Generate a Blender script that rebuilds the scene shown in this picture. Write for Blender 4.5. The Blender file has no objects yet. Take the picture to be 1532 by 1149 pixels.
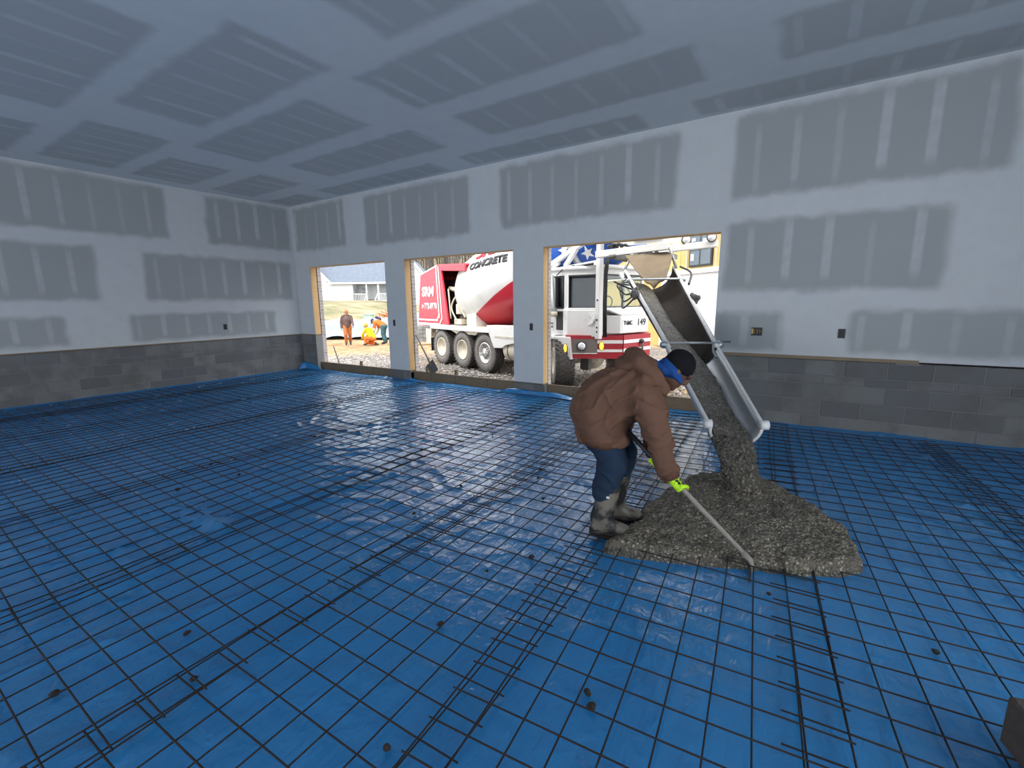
import bpy, math, random
import numpy as np
from mathutils import Vector, Matrix
random.seed(7); rng = np.random.default_rng(7)
D = bpy.data; S = bpy.context.scene; COL = S.collection
PI = math.pi
# ---------------------------------------------------------------- camera, sky, exposure
YAW, PITCH, ROLL, CAMH = 0.578451, 0.179378, -0.012117, 1.6
cam = D.cameras.new('camera'); camo = D.objects.new('camera', cam); COL.objects.link(camo)
cam.sensor_fit = 'HORIZONTAL'; cam.sensor_width = 36.0; cam.lens = 675.378 / 1532 * 36.0
cam.clip_start = 0.05; cam.clip_end = 500
_f = Vector((-math.sin(YAW) * math.cos(PITCH), math.cos(YAW) * math.cos(PITCH), -math.sin(PITCH)))
_r = Vector((math.cos(YAW), math.sin(YAW), 0)); _u = _r.cross(_f)
_r2 = math.cos(ROLL) * _r + math.sin(ROLL) * _u; _u2 = -math.sin(ROLL) * _r + math.cos(ROLL) * _u
camo.matrix_world = Matrix(((_r2.x, _u2.x, -_f.x, 0), (_r2.y, _u2.y, -_f.y, 0), (_r2.z, _u2.z, -_f.z, CAMH), (0, 0, 0, 1)))
S.camera = camo
W = D.worlds.new('overcast_sky'); S.world = W; W.use_nodes = True
wb = W.node_tree.nodes['Background']; wb.inputs[0].default_value = (0.93, 0.97, 1.0, 1); wb.inputs[1].default_value = 2.5
sun = D.lights.new('hazy_sun', 'SUN'); sun.energy = 1.6; sun.angle = math.radians(40); sun.color = (1, .95, .88)
suno = D.objects.new('hazy_sun', sun); COL.objects.link(suno); suno.rotation_euler = (math.radians(38), 0, math.radians(20)); suno.location = (0, 0, 40)
S.view_settings.view_transform = 'Standard'; S.view_settings.look = 'None'
S.view_settings.gamma = 1.0; S.view_settings.use_curve_mapping = False
S.view_settings.exposure = 0.70

# ---------------------------------------------------------------- helpers
def link(o, parent=None):
    COL.objects.link(o)
    if parent is not None: o.parent = parent
    return o
def tag(o, label=None, cat=None, group=None, kind=None):
    if label: o['label'] = label
    if cat: o['category'] = cat
    if group: o['group'] = group
    if kind: o['kind'] = kind
    return o
def empty(name, loc=(0, 0, 0), rz=0, label=None, cat=None, group=None):
    o = D.objects.new(name, None); o.empty_display_size = .1
    o.location = loc; o.rotation_euler = (0, 0, rz); link(o)
    return tag(o, label, cat, group)
def xf(o):
    return Matrix.Translation(o.location) @ o.rotation_euler.to_matrix().to_4x4()
def curve(pts, n=6):
    # Catmull-Rom samples through the points
    P = [Vector(p) for p in pts]; P = [P[0] * 2 - P[1]] + P + [P[-1] * 2 - P[-2]]; out = []
    for i in range(1, len(P) - 2):
        a, b, c, d = P[i - 1:i + 3]
        for k in range(n):
            t = k / n; out.append(.5 * ((2 * b) + (c - a) * t + (2 * a - 5 * b + 4 * c - d) * t * t + (3 * b - a - 3 * c + d) * t ** 3))
    return out + [P[-2]]
class MB:
    def __init__(s): s.v = []; s.f = []
    def add(s, v, f):
        b = len(s.v); s.v += [tuple(map(float, p)) for p in v]; s.f += [tuple(i + b for i in q) for q in f]; return s
    def box(s, x0, x1, y0, y1, z0, z1):
        return s.add([(x0, y0, z0), (x1, y0, z0), (x1, y1, z0), (x0, y1, z0), (x0, y0, z1), (x1, y0, z1), (x1, y1, z1), (x0, y1, z1)],
                     [(0, 3, 2, 1), (4, 5, 6, 7), (0, 1, 5, 4), (1, 2, 6, 5), (2, 3, 7, 6), (3, 0, 4, 7)])
    def bbox(s, x0, x1, y0, y1, z0, z1, b=.01):
        # box with chamfered vertical and top edges (three rings)
        def ring(x0, x1, y0, y1, z): return [(x0 + b, y0, z), (x1 - b, y0, z), (x1, y0 + b, z), (x1, y1 - b, z), (x1 - b, y1, z), (x0 + b, y1, z), (x0, y1 - b, z), (x0, y0 + b, z)]
        def inner(x0, x1, y0, y1, z): return [(x0 + 1.6 * b, y0 + b, z), (x1 - 1.6 * b, y0 + b, z), (x1 - b, y0 + 1.6 * b, z), (x1 - b, y1 - 1.6 * b, z), (x1 - 1.6 * b, y1 - b, z), (x0 + 1.6 * b, y1 - b, z), (x0 + b, y1 - 1.6 * b, z), (x0 + b, y0 + 1.6 * b, z)]
        rings = [inner(x0, x1, y0, y1, z0), ring(x0, x1, y0, y1, z0 + b), ring(x0, x1, y0, y1, z1 - b), inner(x0, x1, y0, y1, z1)]
        v = sum(rings, []); f = [tuple(range(7, -1, -1)), tuple(range(24, 32))]
        for k in range(3):
            for i in range(8): f.append((k * 8 + i, k * 8 + (i + 1) % 8, k * 8 + 8 + (i + 1) % 8, k * 8 + 8 + i))
        return s.add(v, f)
    def prism(s, poly, a, b, axis='y'):
        n = len(poly)
        def P(p, w):
            return {'y': (p[0], w, p[1]), 'x': (w, p[0], p[1]), 'z': (p[0], p[1], w)}[axis]
        v = [P(p, a) for p in poly] + [P(p, b) for p in poly]
        f = [tuple(range(n)), tuple(range(2 * n - 1, n - 1, -1))] + [(i, i + n, (i + 1) % n + n, (i + 1) % n) for i in range(n)]
        return s.add(v, f)
    def slab(s, poly3, th):
        # planar 3-D polygon given a thickness along its normal
        P = [Vector(p) for p in poly3]; n = Vector((0, 0, 0))
        for i in range(len(P)):
            a, b = P[i], P[(i + 1) % len(P)]; n += a.cross(b)
        n.normalize(); k = len(P)
        v = [p + n * th / 2 for p in P] + [p - n * th / 2 for p in P]
        f = [tuple(range(k)), tuple(range(2 * k - 1, k - 1, -1))] + [(i, i + k, (i + 1) % k + k, (i + 1) % k) for i in range(k)]
        return s.add(v, f)
    def bar(s, a, b, w, h=None, up=(0, 0, 1)):
        a, b = Vector(a), Vector(b); h = h or w; d = (b - a).normalized(); u = Vector(up)
        if abs(d.dot(u)) > .98: u = Vector((1, 0, 0))
        x = d.cross(u).normalized(); y = x.cross(d)
        v = []
        for c in (a, b):
            for (i, j) in ((-1, -1), (1, -1), (1, 1), (-1, 1)): v.append(c + x * i * w / 2 + y * j * h / 2)
        return s.add(v, [(0, 1, 2, 3), (7, 6, 5, 4), (0, 4, 5, 1), (1, 5, 6, 2), (2, 6, 7, 3), (3, 7, 4, 0)])
    def tube(s, path, r, n=8, caps=True):
        P = [Vector(p) for p in path]; m = len(P)
        R = r if isinstance(r, (list, tuple)) else [r] * m
        v = []; x = None
        for i in range(m):
            d = (P[min(i + 1, m - 1)] - P[max(i - 1, 0)]).normalized()
            if x is None:
                u = Vector((0, 0, 1)) if abs(d.z) < .95 else Vector((1, 0, 0)); x = d.cross(u).normalized()
            else:
                x = (x - d * x.dot(d)).normalized()
            y = d.cross(x)
            for k in range(n):
                a = 2 * PI * k / n; v.append(P[i] + (x * math.cos(a) + y * math.sin(a)) * R[i])
        f = [(i * n + k, i * n + (k + 1) % n, (i + 1) * n + (k + 1) % n, (i + 1) * n + k) for i in range(m - 1) for k in range(n)]
        if caps: f += [tuple(range(n - 1, -1, -1)), tuple(range((m - 1) * n, m * n))]
        return s.add(v, f)
    def lathe(s, prof, n=24, org=(0, 0, 0), ax=(0, 0, 1)):
        # prof: (along, radius)
        o = Vector(org); a = Vector(ax).normalized(); u = Vector((0, 0, 1)) if abs(a.z) < .9 else Vector((1, 0, 0))
        x = u.cross(a).normalized(); y = a.cross(x); v = []; m = len(prof)
        for (h, r) in prof:
            for k in range(n):
                t = 2 * PI * k / n; v.append(o + a * h + (x * math.cos(t) + y * math.sin(t)) * r)
        f = [(i * n + k, i * n + (k + 1) % n, (i + 1) * n + (k + 1) % n, (i + 1) * n + k) for i in range(m - 1) for k in range(n)]
        if prof[0][1] > 1e-4: f.append(tuple(range(n - 1, -1, -1)))
        if prof[-1][1] > 1e-4: f.append(tuple(range((m - 1) * n, m * n)))
        return s.add(v, f)
    def ell(s, c, rx, ry, rz, M=None, nu=14, nv=9):
        v = []; c = Vector(c)
        for j in range(nv + 1):
            t = PI * j / nv
            for i in range(nu):
                a = 2 * PI * i / nu; p = Vector((rx * math.sin(t) * math.cos(a), ry * math.sin(t) * math.sin(a), rz * math.cos(t)))
                if M is not None: p = M @ p
                v.append(c + p)
        return s.add(v, [(j * nu + i, (j + 1) * nu + i, (j + 1) * nu + (i + 1) % nu, j * nu + (i + 1) % nu) for j in range(nv) for i in range(nu)])
    def loft(s, secs, n=18):
        # secs: (centre, half axis A vector, half axis B vector)
        v = []; m = len(secs)
        for c, A, B in secs:
            c, A, B = Vector(c), Vector(A), Vector(B)
            for k in range(n):
                t = 2 * PI * k / n; v.append(c + A * math.cos(t) + B * math.sin(t))
        f = [(i * n + k, i * n + (k + 1) % n, (i + 1) * n + (k + 1) % n, (i + 1) * n + k) for i in range(m - 1) for k in range(n)]
        f += [tuple(range(n - 1, -1, -1)), tuple(range((m - 1) * n, m * n))]
        return s.add(v, f)
    def mesh(s, name):
        me = D.meshes.new(name); me.from_pydata(s.v, [], s.f); me.update(); return me
    def build(s, name, mat, parent=None, smooth=False, world=False, fix=True):
        if world and parent is not None:
            M = xf(parent).inverted(); s.v = [tuple(M @ Vector(p)) for p in s.v]
        me = s.mesh(name)
        if fix:
            import bmesh
            bm = bmesh.new(); bm.from_mesh(me)
            bmesh.ops.recalc_face_normals(bm, faces=bm.faces); bm.to_mesh(me); bm.free()
        if smooth: me.polygons.foreach_set('use_smooth', [True] * len(me.polygons))
        me.materials.append(mat)
        o = D.objects.new(name, me); return link(o, parent)
def inst(name, me, parent=None, loc=(0, 0, 0), rot=(0, 0, 0), scale=(1, 1, 1)):
    o = D.objects.new(name, me); o.location = loc; o.rotation_euler = rot; o.scale = scale; return link(o, parent)
def bevel(o, w=.01, seg=2):
    m = o.modifiers.new('bevel', 'BEVEL'); m.width = w; m.segments = seg; m.limit_method = 'ANGLE'; return o
def copy_tree(o, parent=None):
    c = o.copy(); COL.objects.link(c); c.parent = parent
    for ch in list(o.children): copy_tree(ch, c)
    return c
def baked(o):
    dg = bpy.context.evaluated_depsgraph_get(); dg.update()
    me = D.meshes.new_from_object(o.evaluated_get(dg)); o.modifiers.clear(); o.data = me; return o
def remesh(o, voxel=.012, smooth=6, fac=.5):
    m = o.modifiers.new('r', 'REMESH'); m.mode = 'VOXEL'; m.voxel_size = voxel; m.use_smooth_shade = True
    if smooth:
        k = o.modifiers.new('s', 'SMOOTH'); k.iterations = smooth; k.factor = fac
    mat = o.data.materials[0]; baked(o)
    if not o.data.materials: o.data.materials.append(mat)
    return o
def coords(me):
    a = np.empty(len(me.vertices) * 3, np.float32); me.vertices.foreach_get('co', a); return a.reshape(-1, 3)
def normals(me):
    a = np.empty(len(me.vertices) * 3, np.float32); me.vertices.foreach_get('normal', a); return a.reshape(-1, 3)
# smooth value noise in 3-D, vectorised
_T = rng.random((32, 32, 32)).astype(np.float32) * 2 - 1
def vnoise(p):
    p = np.asarray(p, np.float32); i = np.floor(p).astype(int); f = p - i; f = f * f * (3 - 2 * f)
    r = 0
    for dx in (0, 1):
        for dy in (0, 1):
            for dz in (0, 1):
                w = (f[..., 0] if dx else 1 - f[..., 0]) * (f[..., 1] if dy else 1 - f[..., 1]) * (f[..., 2] if dz else 1 - f[..., 2])
                r = r + w * _T[(i[..., 0] + dx) % 32, (i[..., 1] + dy) % 32, (i[..., 2] + dz) % 32]
    return r
def fbm(p, o=4):
    p = np.asarray(p, np.float32); return sum(vnoise(p * 2 ** k + 7.3 * k) * .5 ** k for k in range(o))
def displace(o, fn):
    me = o.data; c = coords(me); n = normals(me); d = fn(c, n)
    c = c + n * d[:, None]; me.vertices.foreach_set('co', c.ravel().astype(np.float32)); me.update()
def heightfield(name, xs, ys, Z, mat, parent=None):
    nx, ny = len(xs), len(ys); X, Y = np.meshgrid(xs, ys)
    v = np.stack([X, Y, Z], -1).reshape(-1, 3)
    i = np.arange((ny - 1) * nx).reshape(ny - 1, nx)[:, :-1].ravel()
    f = np.stack([i, i + 1, i + nx + 1, i + nx], 1)
    me = D.meshes.new(name); me.vertices.add(len(v)); me.vertices.foreach_set('co', v.ravel().astype(np.float32))
    me.loops.add(len(f) * 4); me.loops.foreach_set('vertex_index', f.ravel().astype(np.int32))
    me.polygons.add(len(f)); me.polygons.foreach_set('loop_start', np.arange(0, len(f) * 4, 4, dtype=np.int32))
    me.polygons.foreach_set('use_smooth', np.ones(len(f), bool)); me.update(calc_edges=True); me.validate()
    me.materials.append(mat); return link(D.objects.new(name, me), parent)

# ---------------------------------------------------------------- materials
class NT:
    def __init__(s, name):
        s.m = D.materials.new(name); s.m.use_nodes = True; s.t = s.m.node_tree; s.N = s.t.nodes; s.L = s.t.links
        s.b = s.N['Principled BSDF']
    def n(s, t, **k):
        x = s.N.new(t)
        for a, b in k.items(): setattr(x, a, b)
        return x
    def l(s, a, b): s.L.new(a, b)
    def val(s, v, inp):
        if hasattr(v, 'is_output'): s.l(v, inp)
        else: inp.default_value = v
    def math(s, op, a, b=None, c=None, clamp=False):
        x = s.n('ShaderNodeMath', operation=op); x.use_clamp = clamp; s.val(a, x.inputs[0])
        if b is not None: s.val(b, x.inputs[1])
        if c is not None: s.val(c, x.inputs[2])
        return x.outputs[0]
    def sstep(s, v, a, b, o0=0., o1=1.):
        x = s.n('ShaderNodeMapRange', interpolation_type='SMOOTHSTEP'); s.val(v, x.inputs[0]); s.val(a, x.inputs[1]); s.val(b, x.inputs[2]); x.inputs[3].default_value = o0; x.inputs[4].default_value = o1; return x.outputs[0]
    def mix(s, fac, a, b, mode='MIX'):
        x = s.n('ShaderNodeMix', data_type='RGBA', blend_type=mode); s.val(fac, x.inputs[0])
        for v, i in ((a, 6), (b, 7)):
            if hasattr(v, 'is_output'): s.l(v, x.inputs[i])
            else: x.inputs[i].default_value = (*v[:3], 1)
        return x.outputs[2]
    def noise(s, vec, scale, detail=3, rough=.5, dist=0.):
        x = s.n('ShaderNodeTexNoise'); x.inputs['Scale'].default_value = scale; x.inputs['Detail'].default_value = detail; x.inputs['Roughness'].default_value = rough; x.inputs['Distortion'].default_value = dist
        if vec is not None: s.l(vec, x.inputs['Vector'])
        return x.outputs['Fac']
    def voro(s, vec, scale, feature='F1', out='Distance'):
        x = s.n('ShaderNodeTexVoronoi', feature=feature); x.inputs['Scale'].default_value = scale
        if vec is not None: s.l(vec, x.inputs['Vector'])
        return x.outputs[out]
    def obj(s): return s.n('ShaderNodeTexCoord').outputs['Object']
    def pos(s): return s.n('ShaderNodeNewGeometry').outputs['Position']
    def scalev(s, vec, sc):
        x = s.n('ShaderNodeVectorMath', operation='MULTIPLY'); s.l(vec, x.inputs[0]); x.inputs[1].default_value = sc; return x.outputs[0]
    def bump(s, h, strength=.3, dist=.01):
        x = s.n('ShaderNodeBump'); x.inputs['Strength'].default_value = strength; x.inputs['Distance'].default_value = dist; s.l(h, x.inputs['Height']); s.l(x.outputs[0], s.b.inputs['Normal']); return x
    def base(s, c, rough=.6, metal=0., spec=.5):
        if hasattr(c, 'is_output'): s.l(c, s.b.inputs['Base Color'])
        else: s.b.inputs['Base Color'].default_value = (*c[:3], 1)
        s.val(rough, s.b.inputs['Roughness']); s.b.inputs['Metallic'].default_value = metal; s.b.inputs['Specular IOR Level'].default_value = spec
def plain(name, c, rough=.6, metal=0., var=.12, sc=8., bump=0., bsc=60., spec=.5, dirt=None):
    t = NT(name); o = t.obj(); nz = t.noise(o, sc, 4)
    lo = tuple(x * (1 - var) for x in c); hi = tuple(min(1, x * (1 + var)) for x in c)
    col = t.mix(nz, lo, hi)
    if dirt:
        d = t.sstep(t.noise(o, dirt[1], 5, .6), dirt[2], dirt[2] + .15); col = t.mix(d, col, dirt[0])
    t.base(col, rough, metal, spec)
    if bump: t.bump(t.noise(o, bsc, 3), bump, .01)
    return t.m
def emit(name, c, s):
    t = NT(name); t.base(c, .3); t.b.inputs['Emission Color'].default_value = (*c, 1); t.b.inputs['Emission Strength'].default_value = s; return t.m

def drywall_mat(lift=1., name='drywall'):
    # bare paper in the middle of each sheet, joint compound over its seams and screw lines
    t = NT(name); A = lambda n: t.n('ShaderNodeAttribute', attribute_name=n)
    uv = A('uvm'); r = A('bare'); pos = t.pos()
    su = t.n('ShaderNodeSeparateXYZ'); t.l(uv.outputs['Vector'], su.inputs[0])
    wob = t.math('MULTIPLY', t.math('SUBTRACT', t.noise(pos, 2.2, 4), .5), .16)
    wob2 = t.math('MULTIPLY', t.math('SUBTRACT', t.noise(t.scalev(pos, (1.7, 1.3, 1.9)), 2.6, 4), .5), .14)
    u = t.math('ADD', su.outputs[0], wob); v = t.math('ADD', su.outputs[1], wob2)
    sc = t.n('ShaderNodeSeparateColor'); t.l(r.outputs['Color'], sc.inputs[0]); u0, v0, u1 = sc.outputs; v1 = r.outputs['Alpha']
    e = .06
    m = t.math('MULTIPLY', t.sstep(t.math('SUBTRACT', u, u0), -e, e), t.sstep(t.math('SUBTRACT', u1, u), -e, e))
    m = t.math('MULTIPLY', m, t.math('MULTIPLY', t.sstep(t.math('SUBTRACT', v, v0), -e, e), t.sstep(t.math('SUBTRACT', v1, v), -e, e)))
    # screw-line strokes every 0.41 m along u
    k = t.math('ADD', t.math('DIVIDE', t.math('ADD', su.outputs[0], t.math('MULTIPLY', wob2, .12)), .406), .22)
    fr = t.math('ABSOLUTE', t.math('SUBTRACT', t.math('FRACT', k), .5)); cell = t.math('FLOOR', k)
    wn = t.n('ShaderNodeTexWhiteNoise', noise_dimensions='2D'); cb = t.n('ShaderNodeCombineXYZ'); t.l(cell, cb.inputs[0]); t.l(v0, cb.inputs[1]); t.l(cb.outputs[0], wn.inputs['Vector'])
    wd = t.math('ADD', .055, t.math('MULTIPLY', wn.outputs['Value'], .05))
    st = t.sstep(t.math('SUBTRACT', wd, fr), -.05, .03)
    vm = t.math('DIVIDE', t.math('SUBTRACT', v, v0), t.math('SUBTRACT', v1, v0))
    vv = t.math('ABSOLUTE', t.math('SUBTRACT', vm, t.math('ADD', .42, t.math('MULTIPLY', wn.outputs['Value'], .16))))
    st = t.math('MULTIPLY', st, t.sstep(vv, .48, .3))
    st = t.math('MULTIPLY', st, t.math('MULTIPLY', t.math('ADD', .25, t.math('MULTIPLY', t.noise(pos, 9, 3), .7)), t.math('ADD', .35, t.math('MULTIPLY', wn.outputs['Value'], .9))), clamp=True)
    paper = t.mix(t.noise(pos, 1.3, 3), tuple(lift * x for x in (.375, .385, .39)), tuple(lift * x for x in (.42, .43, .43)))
    mud = t.mix(t.noise(pos, 5, 5, .65), (.57, .585, .595), (.67, .685, .695))
    col = t.mix(t.math('MULTIPLY', m, t.math('SUBTRACT', 1, t.math('MULTIPLY', st, .8))), mud, paper)
    t.base(col, .85, 0, .25); t.bump(t.noise(pos, 60, 4), .06, .004); return t.m
def block_mat():
    t = NT('concrete_block'); o = t.obj(); p = t.pos(); rnd = t.n('ShaderNodeObjectInfo').outputs['Random']
    c = t.mix(rnd, (.165, .168, .172), (.285, .283, .275)); c = t.mix(t.sstep(t.noise(p, 3, 4), .4, .75), c, (.17, .165, .155))
    c = t.mix(t.math('MULTIPLY', t.noise(p, 120, 2), .5), c, (.10, .10, .10)); t.base(c, .92, 0, .2); t.bump(t.noise(p, 140, 3), .5, .004); return t.m
def plastic_mat():
    t = NT('blue_polyethylene'); p = t.pos()
    n1 = t.noise(p, 1.1, 3); c = t.mix(n1, (.014, .19, .47), (.026, .27, .62))
    sc = t.sstep(t.noise(t.scalev(p, (1, 1.6, 1)), 5.5, 6, .7, 1.2), .68, .80); c = t.mix(t.math('MULTIPLY', sc, .16), c, (.34, .46, .56))
    dirt = t.sstep(t.noise(p, 26, 5, .75), .64, .74); c = t.mix(t.math('MULTIPLY', dirt, .55), c, (.05, .05, .045))
    rough = t.math('ADD', .17, t.math('MULTIPLY', t.noise(p, 3, 4), .16))
    t.base(c, rough, 0, .5); t.b.inputs['IOR'].default_value = 1.9
    h = t.math('ADD', t.noise(p, 7, 3, .5, .6), t.math('MULTIPLY', t.noise(t.scalev(p, (1, .35, 1)), 22, 3, .5, 1.), .35))
    t.bump(h, .55, .025); return t.m
def wet_concrete_mat(name, c=(.225, .198, .152), sc=55.):
    t = NT(name); p = t.pos(); d = t.voro(p, sc); e = t.voro(p, sc * 2.3)
    col = t.mix(t.sstep(d, .1, .7), tuple(x * 1.55 for x in c), tuple(x * .6 for x in c)); col = t.mix(t.sstep(t.noise(p, 9, 4), .4, .7), col, tuple(x * .8 for x in c))
    t.base(col, .42, 0, .5); vc = t.n('ShaderNodeSeparateColor'); t.l(t.voro(p, sc, out='Color'), vc.inputs[0]); col = t.mix(t.math('MULTIPLY', t.sstep(vc.outputs[0], .80, .84), t.sstep(d, .6, .3)), col, tuple(min(1, x * 2.3) for x in c)); t.l(col, t.b.inputs['Base Color']); h = t.math('ADD', t.math('MULTIPLY', d, -1.), t.math('MULTIPLY', e, -.5)); t.bump(h, 1., .022); return t.m
def gravel_mat():
    t = NT('gravel'); p = t.pos(); x = t.n('ShaderNodeTexVoronoi'); x.inputs['Scale'].default_value = 16; t.l(p, x.inputs['Vector'])
    hs = t.n('ShaderNodeSeparateColor'); t.l(x.outputs['Color'], hs.inputs[0])
    g = t.mix(hs.outputs[0], (.13, .115, .10), (.34, .31, .29)); g = t.mix(t.sstep(x.outputs['Distance'], .35, .75), g, (.10, .09, .08))
    big = t.noise(p, .55, 4)
    g = t.mix(t.sstep(big, .5, .68), g, (.34, .23, .13))
    # distance from the garage: gravel, then ochre soil, then pale winter grass
    s = t.n('ShaderNodeSeparateXYZ'); t.l(p, s.inputs[0]); d = t.math('ADD', t.math('MULTIPLY', s.outputs[0], -.65), t.math('MULTIPLY', s.outputs[1], .76))
    d = t.math('ADD', d, t.math('MULTIPLY', t.math('SUBTRACT', t.noise(p, .5, 4), .5), 4.))
    soil = t.mix(t.sstep(t.noise(p, 1.6, 5, .75), .3, .7), (.20, .105, .045), (.42, .29, .17))
    grass = t.mix(t.sstep(t.noise(t.scalev(p, (.5, 1.2, 1)), .5, 6, .7), .3, .7), (.12, .125, .06), (.34, .26, .17))
    g = t.mix(t.sstep(d, 18.5, 20.), g, soil); g = t.mix(t.sstep(d, 24.5, 28.), g, grass)
    t.base(g, .95, 0, .2); t.bump(t.math('MULTIPLY', x.outputs['Distance'], -1.), .7, .03); return t.m
def wood_mat(name, a, b, rough=.75):
    t = NT(name); o = t.obj(); n = t.noise(t.scalev(o, (3, 3, 3)), 3, 4, .6, .5); g = t.noise(t.scalev(o, (2, 40, 40)), 2, 3)
    t.base(t.mix(t.math('MULTIPLY', t.math('ADD', n, g), .5), a, b), rough, 0, .3); t.bump(g, .15, .003); return t.m
def brick_mat():
    t = NT('pale_brick'); x = t.n('ShaderNodeTexBrick'); x.inputs['Scale'].default_value = 1; x.inputs['Brick Width'].default_value = .2; x.inputs['Row Height'].default_value = .075; x.inputs['Mortar Size'].default_value = .006
    x.inputs['Color1'].default_value = (.38, .33, .3, 1); x.inputs['Color2'].default_value = (.5, .45, .42, 1); x.inputs['Mortar'].default_value = (.62, .6, .57, 1)
    p = t.pos(); s = t.n('ShaderNodeSeparateXYZ'); t.l(p, s.inputs[0]); c = t.n('ShaderNodeCombineXYZ'); t.l(t.math('ADD', s.outputs[0], s.outputs[1]), c.inputs[0]); t.l(s.outputs[2], c.inputs[1]); t.l(c.outputs[0], x.inputs['Vector'])
    t.base(x.outputs['Color'], .9, 0, .2); return t.m
def glass_mat(name, tint, dens):
    t = NT(name); out = t.N['Material Output']; tr = t.n('ShaderNodeBsdfTransparent'); tr.inputs[0].default_value = (*tint, 1)
    gl = t.n('ShaderNodeBsdfGlossy'); gl.inputs['Roughness'].default_value = .03; gl.inputs['Color'].default_value = (.9, .95, 1, 1)
    fr = t.n('ShaderNodeLayerWeight'); mx = t.n('ShaderNodeMixShader'); t.l(t.math('ADD', .04, t.math('MULTIPLY', t.math('POWER', fr.outputs['Facing'], 5.), dens), clamp=True), mx.inputs[0]); t.l(tr.outputs[0], mx.inputs[1]); t.l(gl.outputs[0], mx.inputs[2]); t.l(mx.outputs[0], out.inputs['Surface']); return t.m
def fabric_mat(name, c, var=.25, sc=9., wr=.35):
    t = NT(name); o = t.obj(); n = t.noise(o, sc, 5, .6)
    t.base(t.mix(n, tuple(x * (1 - var) for x in c), tuple(min(1, x * (1 + var)) for x in c)), .9, 0, .15)
    h = t.math('ADD', t.noise(o, 14, 3, .5, 1.2), t.math('MULTIPLY', t.noise(o, 300, 2), .12)); t.bump(h, wr, .02); return t.m

M = {}
M['drywall'] = drywall_mat(); M['ceil_haze'] = drywall_mat(1.16, 'drywall_haze_lift'); M['block'] = block_mat(); M['plastic'] = plastic_mat(); M['gravel'] = gravel_mat()  # ceiling copy of the drywall: paper lightened to paint in grazing light and haze
M['mortar'] = plain('mortar', (.225, .22, .215), .95, bump=.3)
M['core'] = plain('framing_core', (.30, .25, .19), .9)
M['wet'] = wet_concrete_mat('wet_concrete'); M['flow'] = wet_concrete_mat('flowing_concrete', (.135, .122, .10), 46.)
M['wire'] = plain('rusty_wire', (.020, .016, .015), .7, .2, .5, 20)
M['stud'] = wood_mat('fresh_stud_wood', (.58, .34, .14), (.74, .50, .26)); M['form'] = wood_mat('form_lumber', (.14, .10, .065), (.27, .20, .13))
M['sill'] = wood_mat('sill_lumber', (.22, .16, .10), (.38, .29, .19)); M['brick'] = brick_mat()
M['white'] = plain('white_truck_paint', (.72, .715, .70), .35, var=.06, sc=3, dirt=((.42, .37, .30), 2.2, .62))
M['cream'] = plain('cream_steel', (.60, .54, .43), .5, var=.12, sc=6, dirt=((.33, .27, .19), 4, .55))
M['red'] = plain('red_truck_paint', (.55, .02, .045), .32, var=.08, sc=2, dirt=((.42, .16, .13), 2.5, .62))
M['dred'] = plain('dark_red_paint', (.36, .012, .025), .35, var=.1)
M['wstripe'] = plain('white_stripe_paint', (.78, .77, .76), .4, var=.04)
M['black'] = plain('black_plastic', (.018, .018, .019), .5, var=.3); M['rubber'] = plain('dusty_rubber', (.17, .155, .145), .9, var=.35, sc=5, bump=.2)
M['tread'] = plain('tread_rubber', (.062, .056, .052), .85, var=.4, sc=9); M['steel'] = plain('galvanised_steel', (.46, .48, .5), .42, .7, .15, 5)
M['dsteel'] = plain('dirty_steel', (.16, .15, .135), .7, .3, .4, 8); M['chrome'] = plain('polished_rim', (.78, .78, .77), .25, .8, .06)
M['engine'] = plain('oily_engine', (.17, .14, .10), .6, .2, .6, 12); M['tan'] = plain('tan_canvas', (.20, .15, .095), .85, var=.3, sc=5, bump=.4, bsc=14, dirt=((.10, .09, .07), 3, .62))
M['glass'] = glass_mat('cab_glass', (.22, .25, .25), 1.); M['wglass'] = glass_mat('windshield_glass', (.86, .88, .80), .9); M['hglass'] = plain('house_window_glass', (.14, .17, .2), .1)
M['amber'] = emit('amber_lamp', (1., .42, .03), 2.2); M['lamp'] = plain('lamp_glass', (.8, .82, .85), .1, .3)
M['skin'] = plain('skin', (.13, .06, .035), .55, var=.15, sc=20); M['skin2'] = plain('skin_light', (.26, .14, .09), .55, var=.12, sc=20)
M['jacket'] = fabric_mat('brown_duck_canvas', (.150, .080, .054)); M['rib'] = fabric_mat('brown_rib_knit', (.115, .056, .036), .2, 40)
M['jean'] = fabric_mat('dark_denim', (.020, .036, .066), .4, 7); M['boot'] = plain('muddy_rubber_boot', (.018, .018, .019), .5, var=.3, sc=9, dirt=((.17, .15, .12), 7, .42)); M['sole'] = plain('boot_sole', (.02, .018, .016), .8, dirt=((.16, .14, .11), 9, .55))
M['beanie'] = fabric_mat('black_knit', (.009, .009, .011), .3, 60); M['gaiter'] = fabric_mat('blue_fleece', (.018, .075, .27), .3, 16)
M['hivis'] = plain('hi_vis_glove', (.52, .92, .02), .7, var=.12, sc=20, bump=.2)
M['siding'] = plain('white_siding', (.50, .51, .53), .6, var=.03); M['roof'] = plain('slate_blue_shingle', (.105, .125, .16), .85, var=.3, sc=3, bump=.3)
M['found'] = plain('brick_foundation', (.2, .145, .125), .9, var=.2, sc=4); M['osb'] = plain('yellow_sheathing', (.46, .34, .12), .7, var=.1, sc=1.2); M['wrap'] = plain('white_housewrap', (.62, .63, .66), .5, var=.03)
M['bark'] = plain('bare_branches', (.11, .095, .085), .9, var=.4); M['hill'] = plain('wooded_hillside', (.27, .245, .22), .95, var=.35, sc=.35)
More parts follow.
